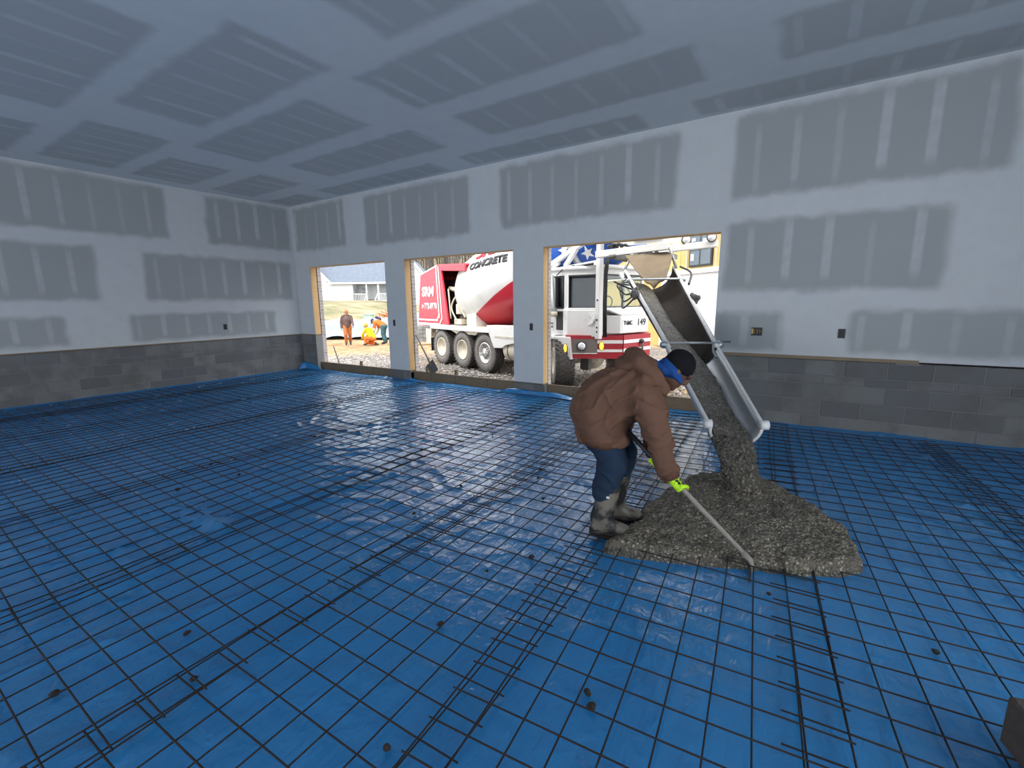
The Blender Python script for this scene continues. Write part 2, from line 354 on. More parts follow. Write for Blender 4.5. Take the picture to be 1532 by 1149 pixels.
M['orange'] = fabric_mat('orange_workwear', (.55, .13, .03), .2); M['greyb'] = fabric_mat('grey_brown_hoodie', (.11, .075, .07), .25); M['khaki'] = fabric_mat('rust_trousers', (.34, .12, .045), .2)
M['navy'] = fabric_mat('navy_cap', (.03, .035, .10), .2); M['teal'] = fabric_mat('dark_teal_trousers', (.05, .11, .12), .2); M['yellow'] = fabric_mat('yellow_workwear', (.62, .42, .02), .15); M['pale'] = fabric_mat('pale_sleeves', (.62, .66, .5), .2)
M['tarp'] = plain('pale_plastic_sheeting', (.17, .19, .235), .45, var=.22, sc=1.2, bump=.6, bsc=2.5); M['pallet'] = wood_mat('pallet_wood', (.40, .28, .18), (.60, .45, .32))
M['clod'] = plain('dirt_clod', (.035, .028, .022), .95, var=.4, sc=40, bump=.5); M['rust'] = plain('rusty_iron', (.12, .05, .03), .8, var=.4, sc=30)
M['handle'] = wood_mat('weathered_handle', (.20, .17, .14), (.36, .33, .29)); M['letter'] = plain('black_lettering', (.03, .03, .035), .5, var=.05)
M['boxblue'] = plain('outlet_box', (.03, .03, .04), .5); M['gold'] = plain('brass_terminal', (.42, .30, .12), .4, .6)

# ================================================================ THE ROOM
XL, YF, ZC, XR, YB = -10.61, 6.643, 3.894, 3.4, -6.6
HD = 2.475                                   # underside of the door header
OP = [(-10.04, -7.451), (-6.885, -4.291), (-3.704, -1.053)]
def struct(o): o['kind'] = 'structure'; return o
sheet_n = 0
def sheet(parent, pl, u0, u1, v0, v1, bare=None):
    g = 0.; u0 += g; u1 -= g; v0 += g; v1 -= g; t = .0127
    m = MB()
    if pl == 'F': m.box(u0, u1, YF, YF + t, v0, v1)
    if pl == 'L': m.box(XL - t, XL, u0, u1, v0, v1)
    if pl == 'C': m.box(u0, u1, v0, v1, ZC, ZC + t)
    o = m.build('drywall_sheet', M['ceil_haze' if pl == 'C' else 'drywall'], parent); me = o.data; c = coords(me)
    uv = {'F': c[:, [0, 2]], 'L': c[:, [1, 2]], 'C': c[:, [0, 1]]}[pl]
    a = me.attributes.new('uvm', 'FLOAT_VECTOR', 'POINT'); a.data.foreach_set('vector', np.column_stack([uv, np.zeros(len(c))]).astype(np.float32).ravel())
    b = me.attributes.new('bare', 'FLOAT_COLOR', 'POINT'); r = bare or (90, 90, -90, -90)
    b.data.foreach_set('color', np.tile(np.array(r, np.float32), (len(c), 1)).ravel())
    return o
# floor bed under the plastic
m = MB(); m.box(XL - .2, XR + .2, YB - .2, YF + .05, -.30, -.035); struct(m.build('floor', plain('compacted_stone_bed', (.2, .18, .16), .95, bump=.4)))
# ceiling
m = MB(); m.box(XL - .2, XR + .2, YB - .2, YF + .28, ZC + .0127, ZC + .25); ceiling = struct(m.build('ceiling', M['core']))
rows = [((5.78, YF), [-10.61, -8.9, -5.25, -1.7, 1.9, 3.4], [(-10.4, -9.2), (-8.65, -5.5), (-4.95, -2.02), (-1.36, 1.5), (2.3, 3.3)], (6.02, 6.55)),
        ((4.57, 5.78), [-10.61, -8.0, -4.35, -.78, 2.75, 3.4], [(-10.25, -8.4), (-7.55, -4.72), (-3.95, -1.13), (-.43, 2.4), None], (4.76, 5.58)),
        ((3.32, 4.57), [-10.61, -8.2, -4.6, -1.0, 2.6, 3.4], [(-10.2, -8.6), (-7.8, -5.0), (-4.15, -1.45), (-.6, 2.2), None], (3.43, 4.38)),
        ((2.08, 3.32), [-10.61, -7.3, -3.75, -.1, 3.4], [(-10.05, -7.75), (-6.85, -4.17), (-3.3, -.5), (.3, 3.0)], (2.25, 3.18)),
        ((.86, 2.08), [-10.61, -8.1, -4.45, -.8, 2.85, 3.4], [(-10.2, -8.4), (-7.6, -4.8), (-4.0, -1.2), (-.3, 2.4), None], (1.04, 1.96)),
        ((-.36, .86), [-10.61, -7.3, -3.75, -.1, 3.4], [(-10.1, -7.7), (-6.9, -4.2), (-3.3, -.5), (.3, 3.0)], (-.2, .72)),
        ((-1.58, -.36), [-10.61, -8.1, -4.45, -.8, 3.4], [(-10.2, -8.4), (-7.6, -4.8), (-4.0, -1.2), (-.3, 2.6)], (-1.4, -.5)),
        ((-2.8, -1.58), [-10.61, -7.3, -3.75, -.1, 3.4], [None] * 4, (0, 0)), ((-4.0, -2.8), [-10.61, -8.1, -4.45, -.8, 3.4], [None] * 4, (0, 0)), ((-5.2, -4.0), [-10.61, -7.3, -3.75, -.1, 3.4], [None] * 4, (0, 0)), ((-6.6, -5.2), [-10.61, -8.1, -4.45, -.8, 3.4], [None] * 4, (0, 0))]
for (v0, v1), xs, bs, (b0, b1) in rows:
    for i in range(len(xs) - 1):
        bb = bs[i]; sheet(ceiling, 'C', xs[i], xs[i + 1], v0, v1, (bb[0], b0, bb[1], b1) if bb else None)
# far wall: framing with three door openings
m = MB(); y0, y1 = YF + .0127, YF + .16
xs = [XL - .2] + [e for o in OP for e in o] + [XR + .2]
m.box(XL - .2, XR + .2, y0, y1, HD + .001, ZC)
m.box(XL - .2, OP[0][0] - .021, y0, y1, .885, HD); m.box(OP[0][1] + .001, OP[1][0] - .021, y0, y1, .22, HD); m.box(OP[1][1] + .001, OP[2][0] - .021, y0, y1, .22, HD); m.box(OP[2][1] + .021, XR + .2, y0, y1, .885, HD)
wall_far = struct(m.build('wall_far', M['core']))
for a in [(-10.61, -8.3, (-10.5, 2.86, -8.65, 3.83)), (-8.3, -4.86, (-7.97, 2.81, -5.19, 3.80)), (-4.86, -1.3, (-4.52, 2.84, -1.65, 3.80)), (-1.3, 2.2, (-.94, 2.85, 1.53, 3.82)), (2.2, 3.4, None)]:
    sheet(wall_far, 'F', a[0], a[1], 2.70, ZC, a[2])
sheet(wall_far, 'F', XL, OP[0][0], .885, 2.70)
for i, (a, b) in enumerate(OP): sheet(wall_far, 'F', a, b, HD, 2.70)
sheet(wall_far, 'F', OP[0][1], OP[1][0], .22, 2.70); sheet(wall_far, 'F', OP[1][1], OP[2][0], .22, 2.70)
sheet(wall_far, 'F', OP[2][1], 2.3, 1.57, 2.70, (-.98, 1.70, 1.16, 2.56)); sheet(wall_far, 'F', 2.3, 3.4, 1.57, 2.70)
sheet(wall_far, 'F', OP[2][1], .08, .885, 1.57, (-1.02, .95, -.27, 1.43)); sheet(wall_far, 'F', .08, 3.4, .885, 1.57, (.41, .97, 2.7, 1.46))
# left wall
m = MB(); m.box(XL - .17, XL - .0127, YB - .2, YF + .16, .885, ZC); wall_left = struct(m.build('wall_left', M['core']))
for a in [(YB, -2.9, None), (-2.9, .6, None), (.6, 4.42, (.95, 2.89, 4.06, 3.84)), (4.42, YF, (4.77, 2.88, 6.56, 3.83))]: sheet(wall_left, 'L', a[0], a[1], 2.70, ZC, a[2])
for a in [(YB, -3.9, None), (-3.9, -.4, None), (-.4, 3.22, (.05, 1.73, 2.88, 2.64)), (3.22, YF, (3.57, 1.71, 6.5, 2.6))]: sheet(wall_left, 'L', a[0], a[1], 1.57, 2.70, a[2])
for a in [(YB, -4.4, None), (-4.4, -.9, None), (-.9, 2.8, (-.5, .96, 2.36, 1.44)), (2.8, YF, (3.22, .95, 6.02, 1.46))]: sheet(wall_left, 'L', a[0], a[1], .885, 1.57, a[2])
# right and back walls, unseen: open bays added and sized to bring daylight in
m = MB(); m.box(XR, XR + .2, 2.9, YF + .05, -.03, ZC); m.box(XR, XR + .2, YB, -1.2, -.03, ZC); m.box(XR, XR + .2, -1.2, 2.9, 3.0, ZC)
struct(m.build('wall_right', plain('finished_drywall', (.62, .63, .64), .9)))
m = MB(); ys = (YB - .2, YB)
for a, b in ((XL - .2, -9.8), (-6.2, -5.6), (-2.0, -1.4), (2.6, XR + .2)): m.box(a, b, *ys, -.03, ZC)
m.box(XL - .2, XR + .2, *ys, 2.9, ZC); struct(m.build('wall_back', D.materials['finished_drywall']))
# concrete block courses
COURSES = [(.0, .165), (.165, .365), (.365, .565), (.565, .665), (.665, .865)]
bcache = {}
def block_mesh(L, H, dp):
    k = (round(L, 3), round(H, 3), dp)
    if k not in bcache:
        q = MB(); q.bbox(0, L, 0, dp, 0, H, .006); me = q.mesh('concrete_block'); me.materials.append(M['block'])
        bcache[k] = me
    return bcache[k]
def blocks(parent, a0, a1, place, courses=COURSES, dp=.19, jog=0.):
    j = .010
    for r, (z0, z1) in enumerate(courses):
        s = a0 - (.2 if (r % 2) else 0.) - jog
        while s < a1 - .03:
            b0, b1 = max(s, a0), min(s + .4, a1)
            if b1 - b0 > .04:
                place(parent, block_mesh(b1 - b0 - j, z1 - z0 - j, dp), b0 + j / 2, z0 + j / 2)
            s += .4
def pl_far(parent, me, a, z): inst('concrete_block', me, parent, (a, YF + random.uniform(-.002, .002), z))
def pl_left(parent, me, a, z): inst('concrete_block', me, parent, (XL + random.uniform(-.002, .002), a, z), (0, 0, PI / 2))
m = MB(); m.box(XL - .185, XL - .006, YB, YF + .19, -.03, .862); m.build('mortar', M['mortar'], wall_left)
blocks(wall_left, -1.4, YF, pl_left)
m = MB(); m.box(OP[2][1] + .004, XR, YF + .006, YF + .19, -.03, .862); m.box(XL, OP[0][0] - .004, YF + .006, YF + .19, -.03, .862)
for a, b in ((OP[0][1], OP[1][0]), (OP[1][1], OP[2][0])): m.box(a - .01, b + .035, YF + .006, YF + .19, -.03, .188)
m.build('mortar', M['mortar'], wall_far)
blocks(wall_far, OP[2][1], XR, pl_far, jog=.13); blocks(wall_far, XL, OP[0][0], pl_far)
for a, b in ((OP[0][1] - .015, OP[1][0] + .04), (OP[1][1] - .015, OP[2][0] + .04)): blocks(wall_far, a, b, pl_far, [(0, .192)])
# sill plates, jambs, header trim, brick veneer
MB().box(XL - .15, XL + .012, YB, YF - .001, .868, .886).build('sill_plate', M['sill'], wall_left)
MB().box(OP[2][1] + .002, 1.07, YF - .018, YF + .012, .868, .905).build('sill_plate', M['sill'], wall_far)
MB().box(.88, 1.09, YF - .006, YF + .005, .845, .868).build('mortar_smear', M['mortar'], wall_far)
MB().box(XL, OP[0][0], YF - .006, YF + .14, .868, .884).build('sill_plate', M['sill'], wall_far)
for a, b in ((OP[0][1], OP[1][0]), (OP[1][1], OP[2][0])): MB().box(a - .006, b + .012, YF - .012, YF + .15, .193, .219).build('sill_plate', M['dsteel'], wall_far)
for i, (a, b) in enumerate(OP):
    lo = .885 if i == 0 else .22
    MB().box(a - .02, a, YF + .006, YF + .16, lo, HD).build('jamb_board', M['stud'], wall_far)
    MB().box(b, b + .02, YF + .013, YF + .16, .885 if i == 2 else .22, HD).build('jamb_board', M['stud'], wall_far)
    MB().box(a, b, YF + .013, YF + .16, HD - .012, HD).build('header_board', M['stud'], wall_far)
m = MB()
for a, b in ((XL - .3, OP[0][0] - .005), (OP[0][1] + .02, OP[1][0] - .005), (OP[1][1] + .02, OP[2][0] - .005), (OP[2][1] + .03, XR + .3)): m.box(a, b, YF + .19, YF + .29, -.4, HD + .06)
m.box(XL - .3, XR + .3, YF + .19, YF + .29, HD + .06, ZC + .3)
m.build('brick_veneer', M['brick'], wall_far)

# outlet boxes cut into the drywall
def outlet(kind, pl, a, z, w, h, label):
    o = empty('outlet_box', (a, YF, z) if pl == 'F' else (XL, a, z), 0 if pl == 'F' else PI / 2, label, 'outlet box')
    q = MB(); q.box(-w / 2, w / 2, -.004, .06, -h / 2, h / 2)
    q.build('box', M['boxblue'], o)
    for s_ in ((-w / 2, -w / 2 + .006), (w / 2 - .006, w / 2)): MB().box(*s_, -.008, .01, -h / 2, h / 2).build('rim', M['dsteel'], o)
    if kind == 'double':
        for x in (-.035, 0, .03): q = MB(); q.tube([(x, -.012, -h * .3), (x + .012, -.02, 0), (x, -.012, h * .3)], .007, 6); q.build('wire', M['gold'], o, True)
        MB().box(-w * .46, -w * .28, -.010, 0, -h * .3, h * .35).build('terminal', M['gold'], o)
    else:
        MB().bbox(-w * .25, w * .25, -.012, 0, -h * .3, h * .3, .003).build('socket', M['black'], o)
    return o
outlet('double', 'F', -.548, 1.188, .13, .105, 'wide brass-wired outlet box in grey drywall beside the open bay')
outlet('single', 'F', .345, 1.186, .075, .11, 'small black outlet box in grey drywall above the block base, beyond the brass-wired box')
outlet('single', 'L', 4.88, 1.146, .075, .115, 'black outlet box in the long drywall wall that has no openings')
outlet('single', 'F', -7.26, 1.203, .06, .13, 'narrow black switch box on the bay pillar beside the leaning shovel')
outlet('single', 'F', -3.93, 1.184, .06, .12, 'narrow black switch box on the bay pillar beside the truck cab')

# ---------------------------------------------------------------- vapour barrier, mesh, formwork
def zlow(x, y): return .006 * fbm(np.stack([np.asarray(x) * .8, np.asarray(y) * .8, np.zeros_like(np.asarray(x, float))], -1), 2)
def plastic_z(X, Y):
    P = lambda a, b, c=0: np.stack([X * a, Y * b, np.full_like(X, c)], -1)
    w = fbm(P(1.1, 1.1, 3), 2)
    r1 = 1 - np.abs(vnoise(np.stack([X * 4.0 + w * 1.2, Y * 1.1 + w, X * 0 + 9], -1))); r2 = 1 - np.abs(vnoise(np.stack([X * 1.3 + w, Y * 3.8 + w * 1.3, X * 0 + 21], -1)))
    patch = np.clip(.35 + .9 * fbm(P(.55, .55, 5), 2), .08, 1.2)
    z = zlow(X, Y) + patch * (.022 * r1 ** 7 + .019 * r2 ** 7) + .0035 * fbm(P(5, 5, 1), 2)
    # lapped seam running across the right-hand bays and turned-up rim along the walls
    z += .006 / (1 + np.exp(-(Y - (3.35 - .10 * X)) * 90)) * (X > .2)
    e = np.minimum(np.minimum(X - XL, YF - Y), 9); z += .03 * np.exp(-np.clip(e, 0, 9) / .05)
    return z - .004
xs = np.arange(XL + .004, XR, .028); ys = np.arange(YB + .01, YF + .06, .028); X, Y = np.meshgrid(xs, ys)
sheeting = heightfield('plastic_sheeting', xs, ys, plastic_z(X, Y), M['plastic'])
tag(sheeting, 'glossy blue plastic vapour barrier covering the whole garage floor', 'plastic sheet')
def flap(pts_lo, pts_hi, n=14):
    q = MB(); lo = [Vector(p) for p in pts_lo]; hi = [Vector(p) for p in pts_hi]
    def samp(P, t):
        k = t * (len(P) - 1); i = min(int(k), len(P) - 2); return P[i].lerp(P[i + 1], k - i)
    v = []
    for i in range(n + 1):
        a, b = samp(lo, i / n), samp(hi, i / n); w = Vector((0, -.012 * math.sin(i * 1.9), 0))
        for j in range(5):
            s_ = j / 4; v.append(a.lerp(b, s_) + w * math.sin(PI * s_))
    q.add(v, [(i * 5 + j, (i + 1) * 5 + j, (i + 1) * 5 + j + 1, i * 5 + j + 1) for i in range(n) for j in range(4)])
    o = q.build('turned_up_edge', M['plastic'], sheeting, True); s_ = o.modifiers.new('t', 'SOLIDIFY'); s_.thickness = .003; return o
flap([(-10.56, 6.45, .01), (-10.5, 6.58, .01), (-10.02, 6.58, .01), (-9.72, 6.5, .01)], [(-10.59, 6.5, .13), (-10.52, 6.62, .20), (-10.04, 6.63, .12), (-9.72, 6.52, .02)])
flap([(-7.0, 6.58, .01), (-6.85, 6.60, .01), (-6.45, 6.55, .01)], [(-7.0, 6.62, .03), (-6.83, 6.63, .07), (-6.4, 6.6, .02)])
flap([(-4.65, 6.5, .01), (-4.36, 6.55, .01), (-3.7, 6.57, .01), (-3.45, 6.55, .01), (-3.0, 6.52, .01)], [(-4.55, 6.55, .02), (-4.36, 6.60, .10), (-3.72, 6.60, .085), (-3.45, 6.64, .09), (-3.0, 6.60, .03)])

WN = 5
def wire_mat_sheet(x0, x1, y0, y1, rot, z, label):
    cx, cy = (x0 + x1) / 2, (y0 + y1) / 2; L, Hh = x1 - x0, y1 - y0
    root = empty('wire_mesh_sheet', (cx, cy, 0), rot, label, 'wire mesh', 'welded wire mesh sheets over the plastic')
    c, s = math.cos(rot), math.sin(rot); sp = .1524
    def wire(a, b, dz, n, name):
        ph = random.uniform(0, 9); path = []
        for i in range(n + 1):
            t = i / n; x = a[0] + (b[0] - a[0]) * t; y = a[1] + (b[1] - a[1]) * t
            wx = .010 * math.sin(ph + 1.3 * (x * .7 + y)) * .6; k = .022 * math.sin(.9 * (cx + x) + .5) * math.cos(.7 * (cy + y))
            X_ = cx + c * x - s * y; Y_ = cy + s * x + c * y
            path.append((x + wx + k, y + wx * .6 + k * .5, z + dz + .009 * math.sin(2.1 * X_ + ph * .1) * math.sin(1.7 * Y_) + .004 * math.sin(5 * X_ + 4 * Y_)))
        MB().tube(path, .0038, WN, False).build(name, M['wire'], root, True, fix=False)
    nx = int(L / sp); ox = (L - nx * sp) / 2
    for i in range(nx + 1): x = -L / 2 + ox + i * sp; wire((x, -Hh / 2, 0), (x, Hh / 2, 0), 0, max(6, int(Hh / .28)), 'long_wire')
    ny = int(Hh / sp); oy = (Hh - ny * sp) / 2
    for i in range(ny + 1): y = -Hh / 2 + oy + i * sp; wire((-L / 2, y, 0), (L / 2, y, 0), .0065, max(5, int(L / .2)), 'cross_wire')
mats = [(-10.48, -9.32, -.6), (-9.55, -7.86, -1.6), (-8.08, -6.33, -1.8), (-6.55, -4.78, -1.2), (-4.98, -3.22, -.4), (-3.42, -1.96, 0.8), (-2.22, -.96, 2.2), (-1.22, .19, 4.4), (-.05, 1.62, 5.2), (1.42, 2.80, 4.6)]
where = ['against the long unbroken block wall', 'second from the long unbroken wall', 'third from the long unbroken wall', 'below the bay with the people outside', 'below the bay pillar with the shovel', 'below the bay showing the truck drum', 'just behind the bending worker', 'under the worker and the fresh concrete', 'beside the fresh concrete along the seam', 'farthest past the loose concrete block']
for i, (a, b, r) in enumerate(mats):
    yb, yt = (-.9, 6.48)
    wire_mat_sheet(a, b, yb, yt, math.radians(r), .026 + (i % 2) * .008, 'rusty welded wire mesh sheet on blue plastic, ' + where[i])
# form boards and their stakes across the bays
fb_l = ['dark form board across the bay where people work outside', 'dark form board across the bay in front of the truck wheels', 'brown form board across the bay under the concrete chute']
for i, (a, b) in enumerate(OP):
    o = empty('form_board', ((a + b) / 2, YF + .10, 0), 0, fb_l[i], 'board', 'form boards across the bays'); L = (b - a) / 2 - .001
    if i == 1:
        bevel(MB().box(-L, -.35, -.02, .02, 0, .205).build('plank', M['form'], o), .004); bevel(MB().box(-.347, L, -.02, .02, 0, .20).build('plank', M['form'], o), .004)
    else: bevel(MB().box(-L, L, -.02, .02, 0, .205).build('plank', M['form'], o), .004)
    for x in (-L * .6, -L * .1, L * .5):
        for z in (.07, .15): MB().lathe([(0, .012), (.004, .011), (.006, .006)], 8, (x, -.021, z), (0, -1, 0)).build('knot', M['black'], o)
for (x, h, lab) in [(-8.6, .30, 'short wooden stake behind the form board of the bay with people'), (-6.52, .32, 'short wooden stake beside the shovel blade'), (-5.75, .30, 'short wooden stake behind the form board below the truck wheels')]:
    q = MB(); q.prism([(-.03, -.25), (.03, -.25), (.03, h), (-.03, h)], -.02, .02); o = q.build('wooden_stake', M['form']); o.location = (x, YF + .15, 0); tag(o, lab, 'stake', 'formwork stakes')
# dirt clods on the plastic
clods = [(-4.97, 1.99, 1), (-4.42, 1.99, 1.1), (-4.51, 1.52, 1.2), (-2.44, .77, .9), (-1.42, 1.49, 1), (-1.34, 2.25, 1.2), (-2.41, 2.29, .9), (-2.44, 2.89, .9), (-1.49, 1.98, .7), (-.63, 1.51, 1.), (-.59, 1.46, 1.1), (-1.15, .9, .9), (-1.04, .84, 1.1), (-2.1, .66, .9), (-2.51, .31, 1.1), (-4.22, 5.07, 1), (-2.83, 4.87, 1.), (-2.03, 3.6, 1), (-1.95, 3.4, .8), (.62, 2.55, .9), (-.05, 2.62, .7), (-3.1, 4.3, .8), (-1.7, 3.05, .9), (-1.55, 3.9, .8)]
cm = []
for k in range(3):
    q = MB(); q.ell((0, 0, 0), .024, .018, .014, nu=9, nv=6); me = q.mesh('dirt_clod'); c = coords(me); c *= (1 + .35 * vnoise(c * 60 + k * 5))[:, None]; me.vertices.foreach_set('co', c.astype(np.float32).ravel()); me.materials.append(M['clod']); cm.append(me)
for i, (x, y, s_) in enumerate(clods):
    o = inst('dirt_clod', cm[i % 3], None, (x, y, float(zlow(np.array([x]), np.array([y]))[0]) + .016), (0, 0, random.uniform(0, 6)), (s_ * .8, s_ * .8, s_ * .8)); tag(o, 'small dark dirt clod lying on the blue plastic', 'dirt clod', 'dirt clods scattered on the plastic')
# rough concrete block at the near edge of the floor
o = empty('loose_block', (.86, 1.93, .03), math.radians(-72), 'dark rough concrete block standing at the near edge of the floor', 'block')
q = MB(); q.bbox(-.2, .2, -.1, .1, 0, .19, .008); b_ = q.build('body', plain('rough_dark_block', (.075, .06, .05), .95, var=.3, sc=30, bump=.8, bsc=90), o)
for x in (-.09, .09): MB().box(x - .055, x + .055, -.06, .06, .188, .1915).build('core_hole', M['black'], o)

# ================================================================ OUTSIDE
def gz(x, y):
    r = np.hypot(x, y); z = np.interp(r, [0, 7, 8.5, 10, 14, 22, 30, 44, 58, 72, 110, 170], [-.2, -.2, -.25, -.28, -.29, -.48, -.25, .75, 1.55, 2.2, 15, 42])
    side = np.clip((x + 14) / 8, 0, 1)          # the yard stays flat towards the building on the right
    return z * (1 - side) + np.minimum(z, -.28) * side
xs = np.concatenate([np.linspace(-150, -30, 60), np.linspace(-29, 14, 150), np.linspace(16, 60, 12)])
ys = np.concatenate([np.linspace(YF + .22, 25, 130), np.linspace(25.5, 60, 50), np.linspace(63, 150, 40)])
X, Y = np.meshgrid(xs, ys); P3 = np.stack([X, Y, X * 0], -1)
Z = gz(X, Y) + .03 * fbm(P3 * .9, 3) + np.clip((np.hypot(X, Y) - 18) / 40, 0, 1) * .35 * fbm(P3 * .12, 3)
inside = (Y < YF + .3) ; Z = np.where(inside, -.1, Z)
ground = heightfield('ground', xs, ys, Z, M['gravel']); struct(ground)
# loose stones near the bays
q = MB(); oct_v = [(1, 0, 0), (-1, 0, 0), (0, 1, 0), (0, -1, 0), (0, 0, 1), (0, 0, -1)]; oct_f = [(0, 2, 4), (2, 1, 4), (1, 3, 4), (3, 0, 4), (2, 0, 5), (1, 2, 5), (3, 1, 5), (0, 3, 5)]
sv, sf = [], []
for i in range(7000):
    x = random.uniform(-16, .5); y = YF + .5 + abs(random.gauss(0, 1)) * 3.2
    s_ = random.uniform(.018, .055); a = random.uniform(0, 6); z = float(gz(x, y)) + .01; c, s2 = math.cos(a), math.sin(a); b = len(sv)
    for v in oct_v:
        k = s_ * random.uniform(.7, 1.25); vx, vy, vz = v[0] * k, v[1] * k * .8, v[2] * k * .6; sv.append((x + c * vx - s2 * vy, y + s2 * vx + c * vy, z + vz))
    sf += [tuple(j + b for j in f) for f in oct_f]
q.v, q.f = sv, sf
t = NT('stone'); isl = t.n('ShaderNodeNewGeometry').outputs['Random Per Island']; t.base(t.mix(isl, (.20, .18, .16), (.50, .46, .43)), .9, 0, .2)
o = q.build('loose_gravel', t.m, None, False, fix=False); tag(o, 'loose pale gravel stones outside the bays', 'gravel', kind='stuff')
# wooded hillside behind the houses
sv, sf = [], []
for i in range(1500):
    a = math.radians(random.uniform(28, 78)); r = random.uniform(76, 150); x, y = -r * math.sin(a), r * math.cos(a); z = float(gz(np.array(x), np.array(y))); hh = random.uniform(6, 11)
    def stick(p0, p1, w):
        b = len(sv); p0, p1 = Vector(p0), Vector(p1)
        for k in range(3):
            t_ = 2.1 * k; sv.append(tuple(p0 + Vector((math.cos(t_) * w, math.sin(t_) * w, 0))))
        sv.append(tuple(p1)); sf.extend([(b, b + 1, b + 3), (b + 1, b + 2, b + 3), (b + 2, b, b + 3)])
    stick((x, y, z), (x, y, z + hh), .16)
    for k in range(9):
        t_ = random.uniform(.3, .9); ang = random.uniform(0, 6.3); L = hh * random.uniform(.2, .42); stick((x, y, z + hh * t_), (x + math.cos(ang) * L * .7, y + math.sin(ang) * L * .7, z + hh * t_ + L), .09)
q = MB(); q.v, q.f = sv, sf; o = q.build('bare_trees', M['bark'], None, False, fix=False); tag(o, 'bare winter trees covering the distant hillside behind the houses', 'trees', kind='stuff')

# ---------------------------------------------------------------- houses
def house_front():
    L = (-54.5, 37.24, 1.45); a = math.atan2(.553, .833)
    h = empty('house', L, a, 'white sided house with blue-grey shingle roof, gable wing and porch', 'house')
    MB().box(-7, 9.6, .3, 10, -.6, .62).build('foundation', M['found'], h)
    q = MB(); q.box(-7, 4.4, 0, 10, .6, 2.95); q.prism([(-7, 2.95), (1.4, 2.95), (-2.8, 7.4)], 0, 9); q.build('gable_wing', M['siding'], h)
    q = MB(); q.box(4.4, 9.6, 2.0, 10, .6, 2.95); q.build('main_wall', M['siding'], h)
    q = MB(); q.slab([(1.75, -.3, 2.72), (1.75, 9, 2.72), (-2.8, 9, 7.55), (-2.8, -.3, 7.55)], .16); q.slab([(-7.35, -.3, 2.72), (-2.8, -.3, 7.55), (-2.8, 9, 7.55), (-7.35, 9, 2.72)], .16); q.build('wing_roof', M['roof'], h)
    q = MB(); q.slab([(1.2, -.3, 2.95), (10, -.3, 2.95), (10, 6, 7.2), (-2.6, 6, 7.2)], .16); q.build('main_roof', M['roof'], h)
    MB().bar((1.8, -.34, 2.72), (-2.8, -.34, 7.5), .06, .26).build('rake_trim', M['wstripe'], h); MB().bar((1.3, -.36, 2.86), (10, -.36, 2.86), .1, .22).build('fascia', M['wstripe'], h)
    MB().box(4.4, 9.6, -.1, 2, .45, .62).build('porch_floor', M['wstripe'], h)
    for x in (6.2, 7.75, 9.5): MB().box(x - .09, x + .09, -.1, .1, .6, 2.8).build('porch_post', M['wstripe'], h)
    for x0, x1 in ((4.5, 6.2), (7.75, 9.5)):
        r_ = MB().box(x0, x1, -.04, .04, 1.42, 1.5).build('railing', M['wstripe'], h)
        for k in range(int((x1 - x0) / .22)): MB().box(x0 + .1 + k * .22, x0 + .14 + k * .22, -.02, .02, .62, 1.42).build('baluster', M['wstripe'], r_)
    for k in range(4): MB().box(6.35, 7.6, -.35 - k * .3, -.05 - k * .3, -.2, .45 - k * .15).build('step', M['wstripe'], h)
    for x in (6.3, 7.65): MB().bar((x, -.1, 1.5), (x, -1.4, .7), .07, .07).build('stair_rail', M['wstripe'], h); MB().box(x - .05, x + .05, -1.45, -1.35, -.3, .75).build('newel_post', M['wstripe'], h)
    for x in (4.9, 8.4):
        w_ = MB().box(x, x + 1.0, 1.94, 2.02, 1.25, 2.45).build('window', M['wstripe'], h)
        for z in (1.32, 1.88): MB().box(x + .08, x + .92, 1.92, 1.95, z, z + .5).build('pane', M['hglass'], w_)
    MB().box(6.5, 7.5, 1.95, 2.05, .62, 2.6).build('door', plain('house_door', (.55, .57, .58), .5), h)
    MB().box(6.1, 6.5, 4, 4.4, 5.6, 6.2).build('roof_vent', M['dsteel'], h)
house_front()
def house_back():
    h = empty('house', (-42.5, 40.6, .55), math.atan2(.60, .80), 'plain white gable-end house behind the red engine hood', 'house')
    MB().box(-1.6, 3.6, .1, 8, -.9, .75).build('foundation', M['found'], h)
    q = MB(); q.box(-1.6, 3.6, 0, 8, .7, 3.4); q.prism([(-1.6, 3.4), (3.6, 3.4), (1.0, 6.4)], 0, 8); q.build('wall', M['siding'], h)
    q = MB(); q.slab([(3.9, -.3, 3.1), (3.9, 8, 3.1), (1.0, 8, 6.5), (1.0, -.3, 6.5)], .15); q.slab([(-1.9, -.3, 3.1), (1.0, -.3, 6.5), (1.0, 8, 6.5), (-1.9, 8, 3.1)], .15); q.build('roof', M['roof'], h)
    for sx, e in ((-1, -1.9), (1, 3.9)): MB().bar((e, -.35, 3.1), (1.0, -.35, 6.5), .07, .25).build('rake_trim', M['wstripe'], h)
    w_ = MB().box(2.6, 3.3, -.06, .05, 1.2, 2.4).build('window', M['wstripe'], h); MB().box(2.68, 3.22, -.08, 0, 1.28, 2.32).build('pane', M['hglass'], w_)
    MB().box(.75, 1.2, -.06, .05, 3.5, 4.0).build('gable_vent', M['hglass'], h)
house_back()
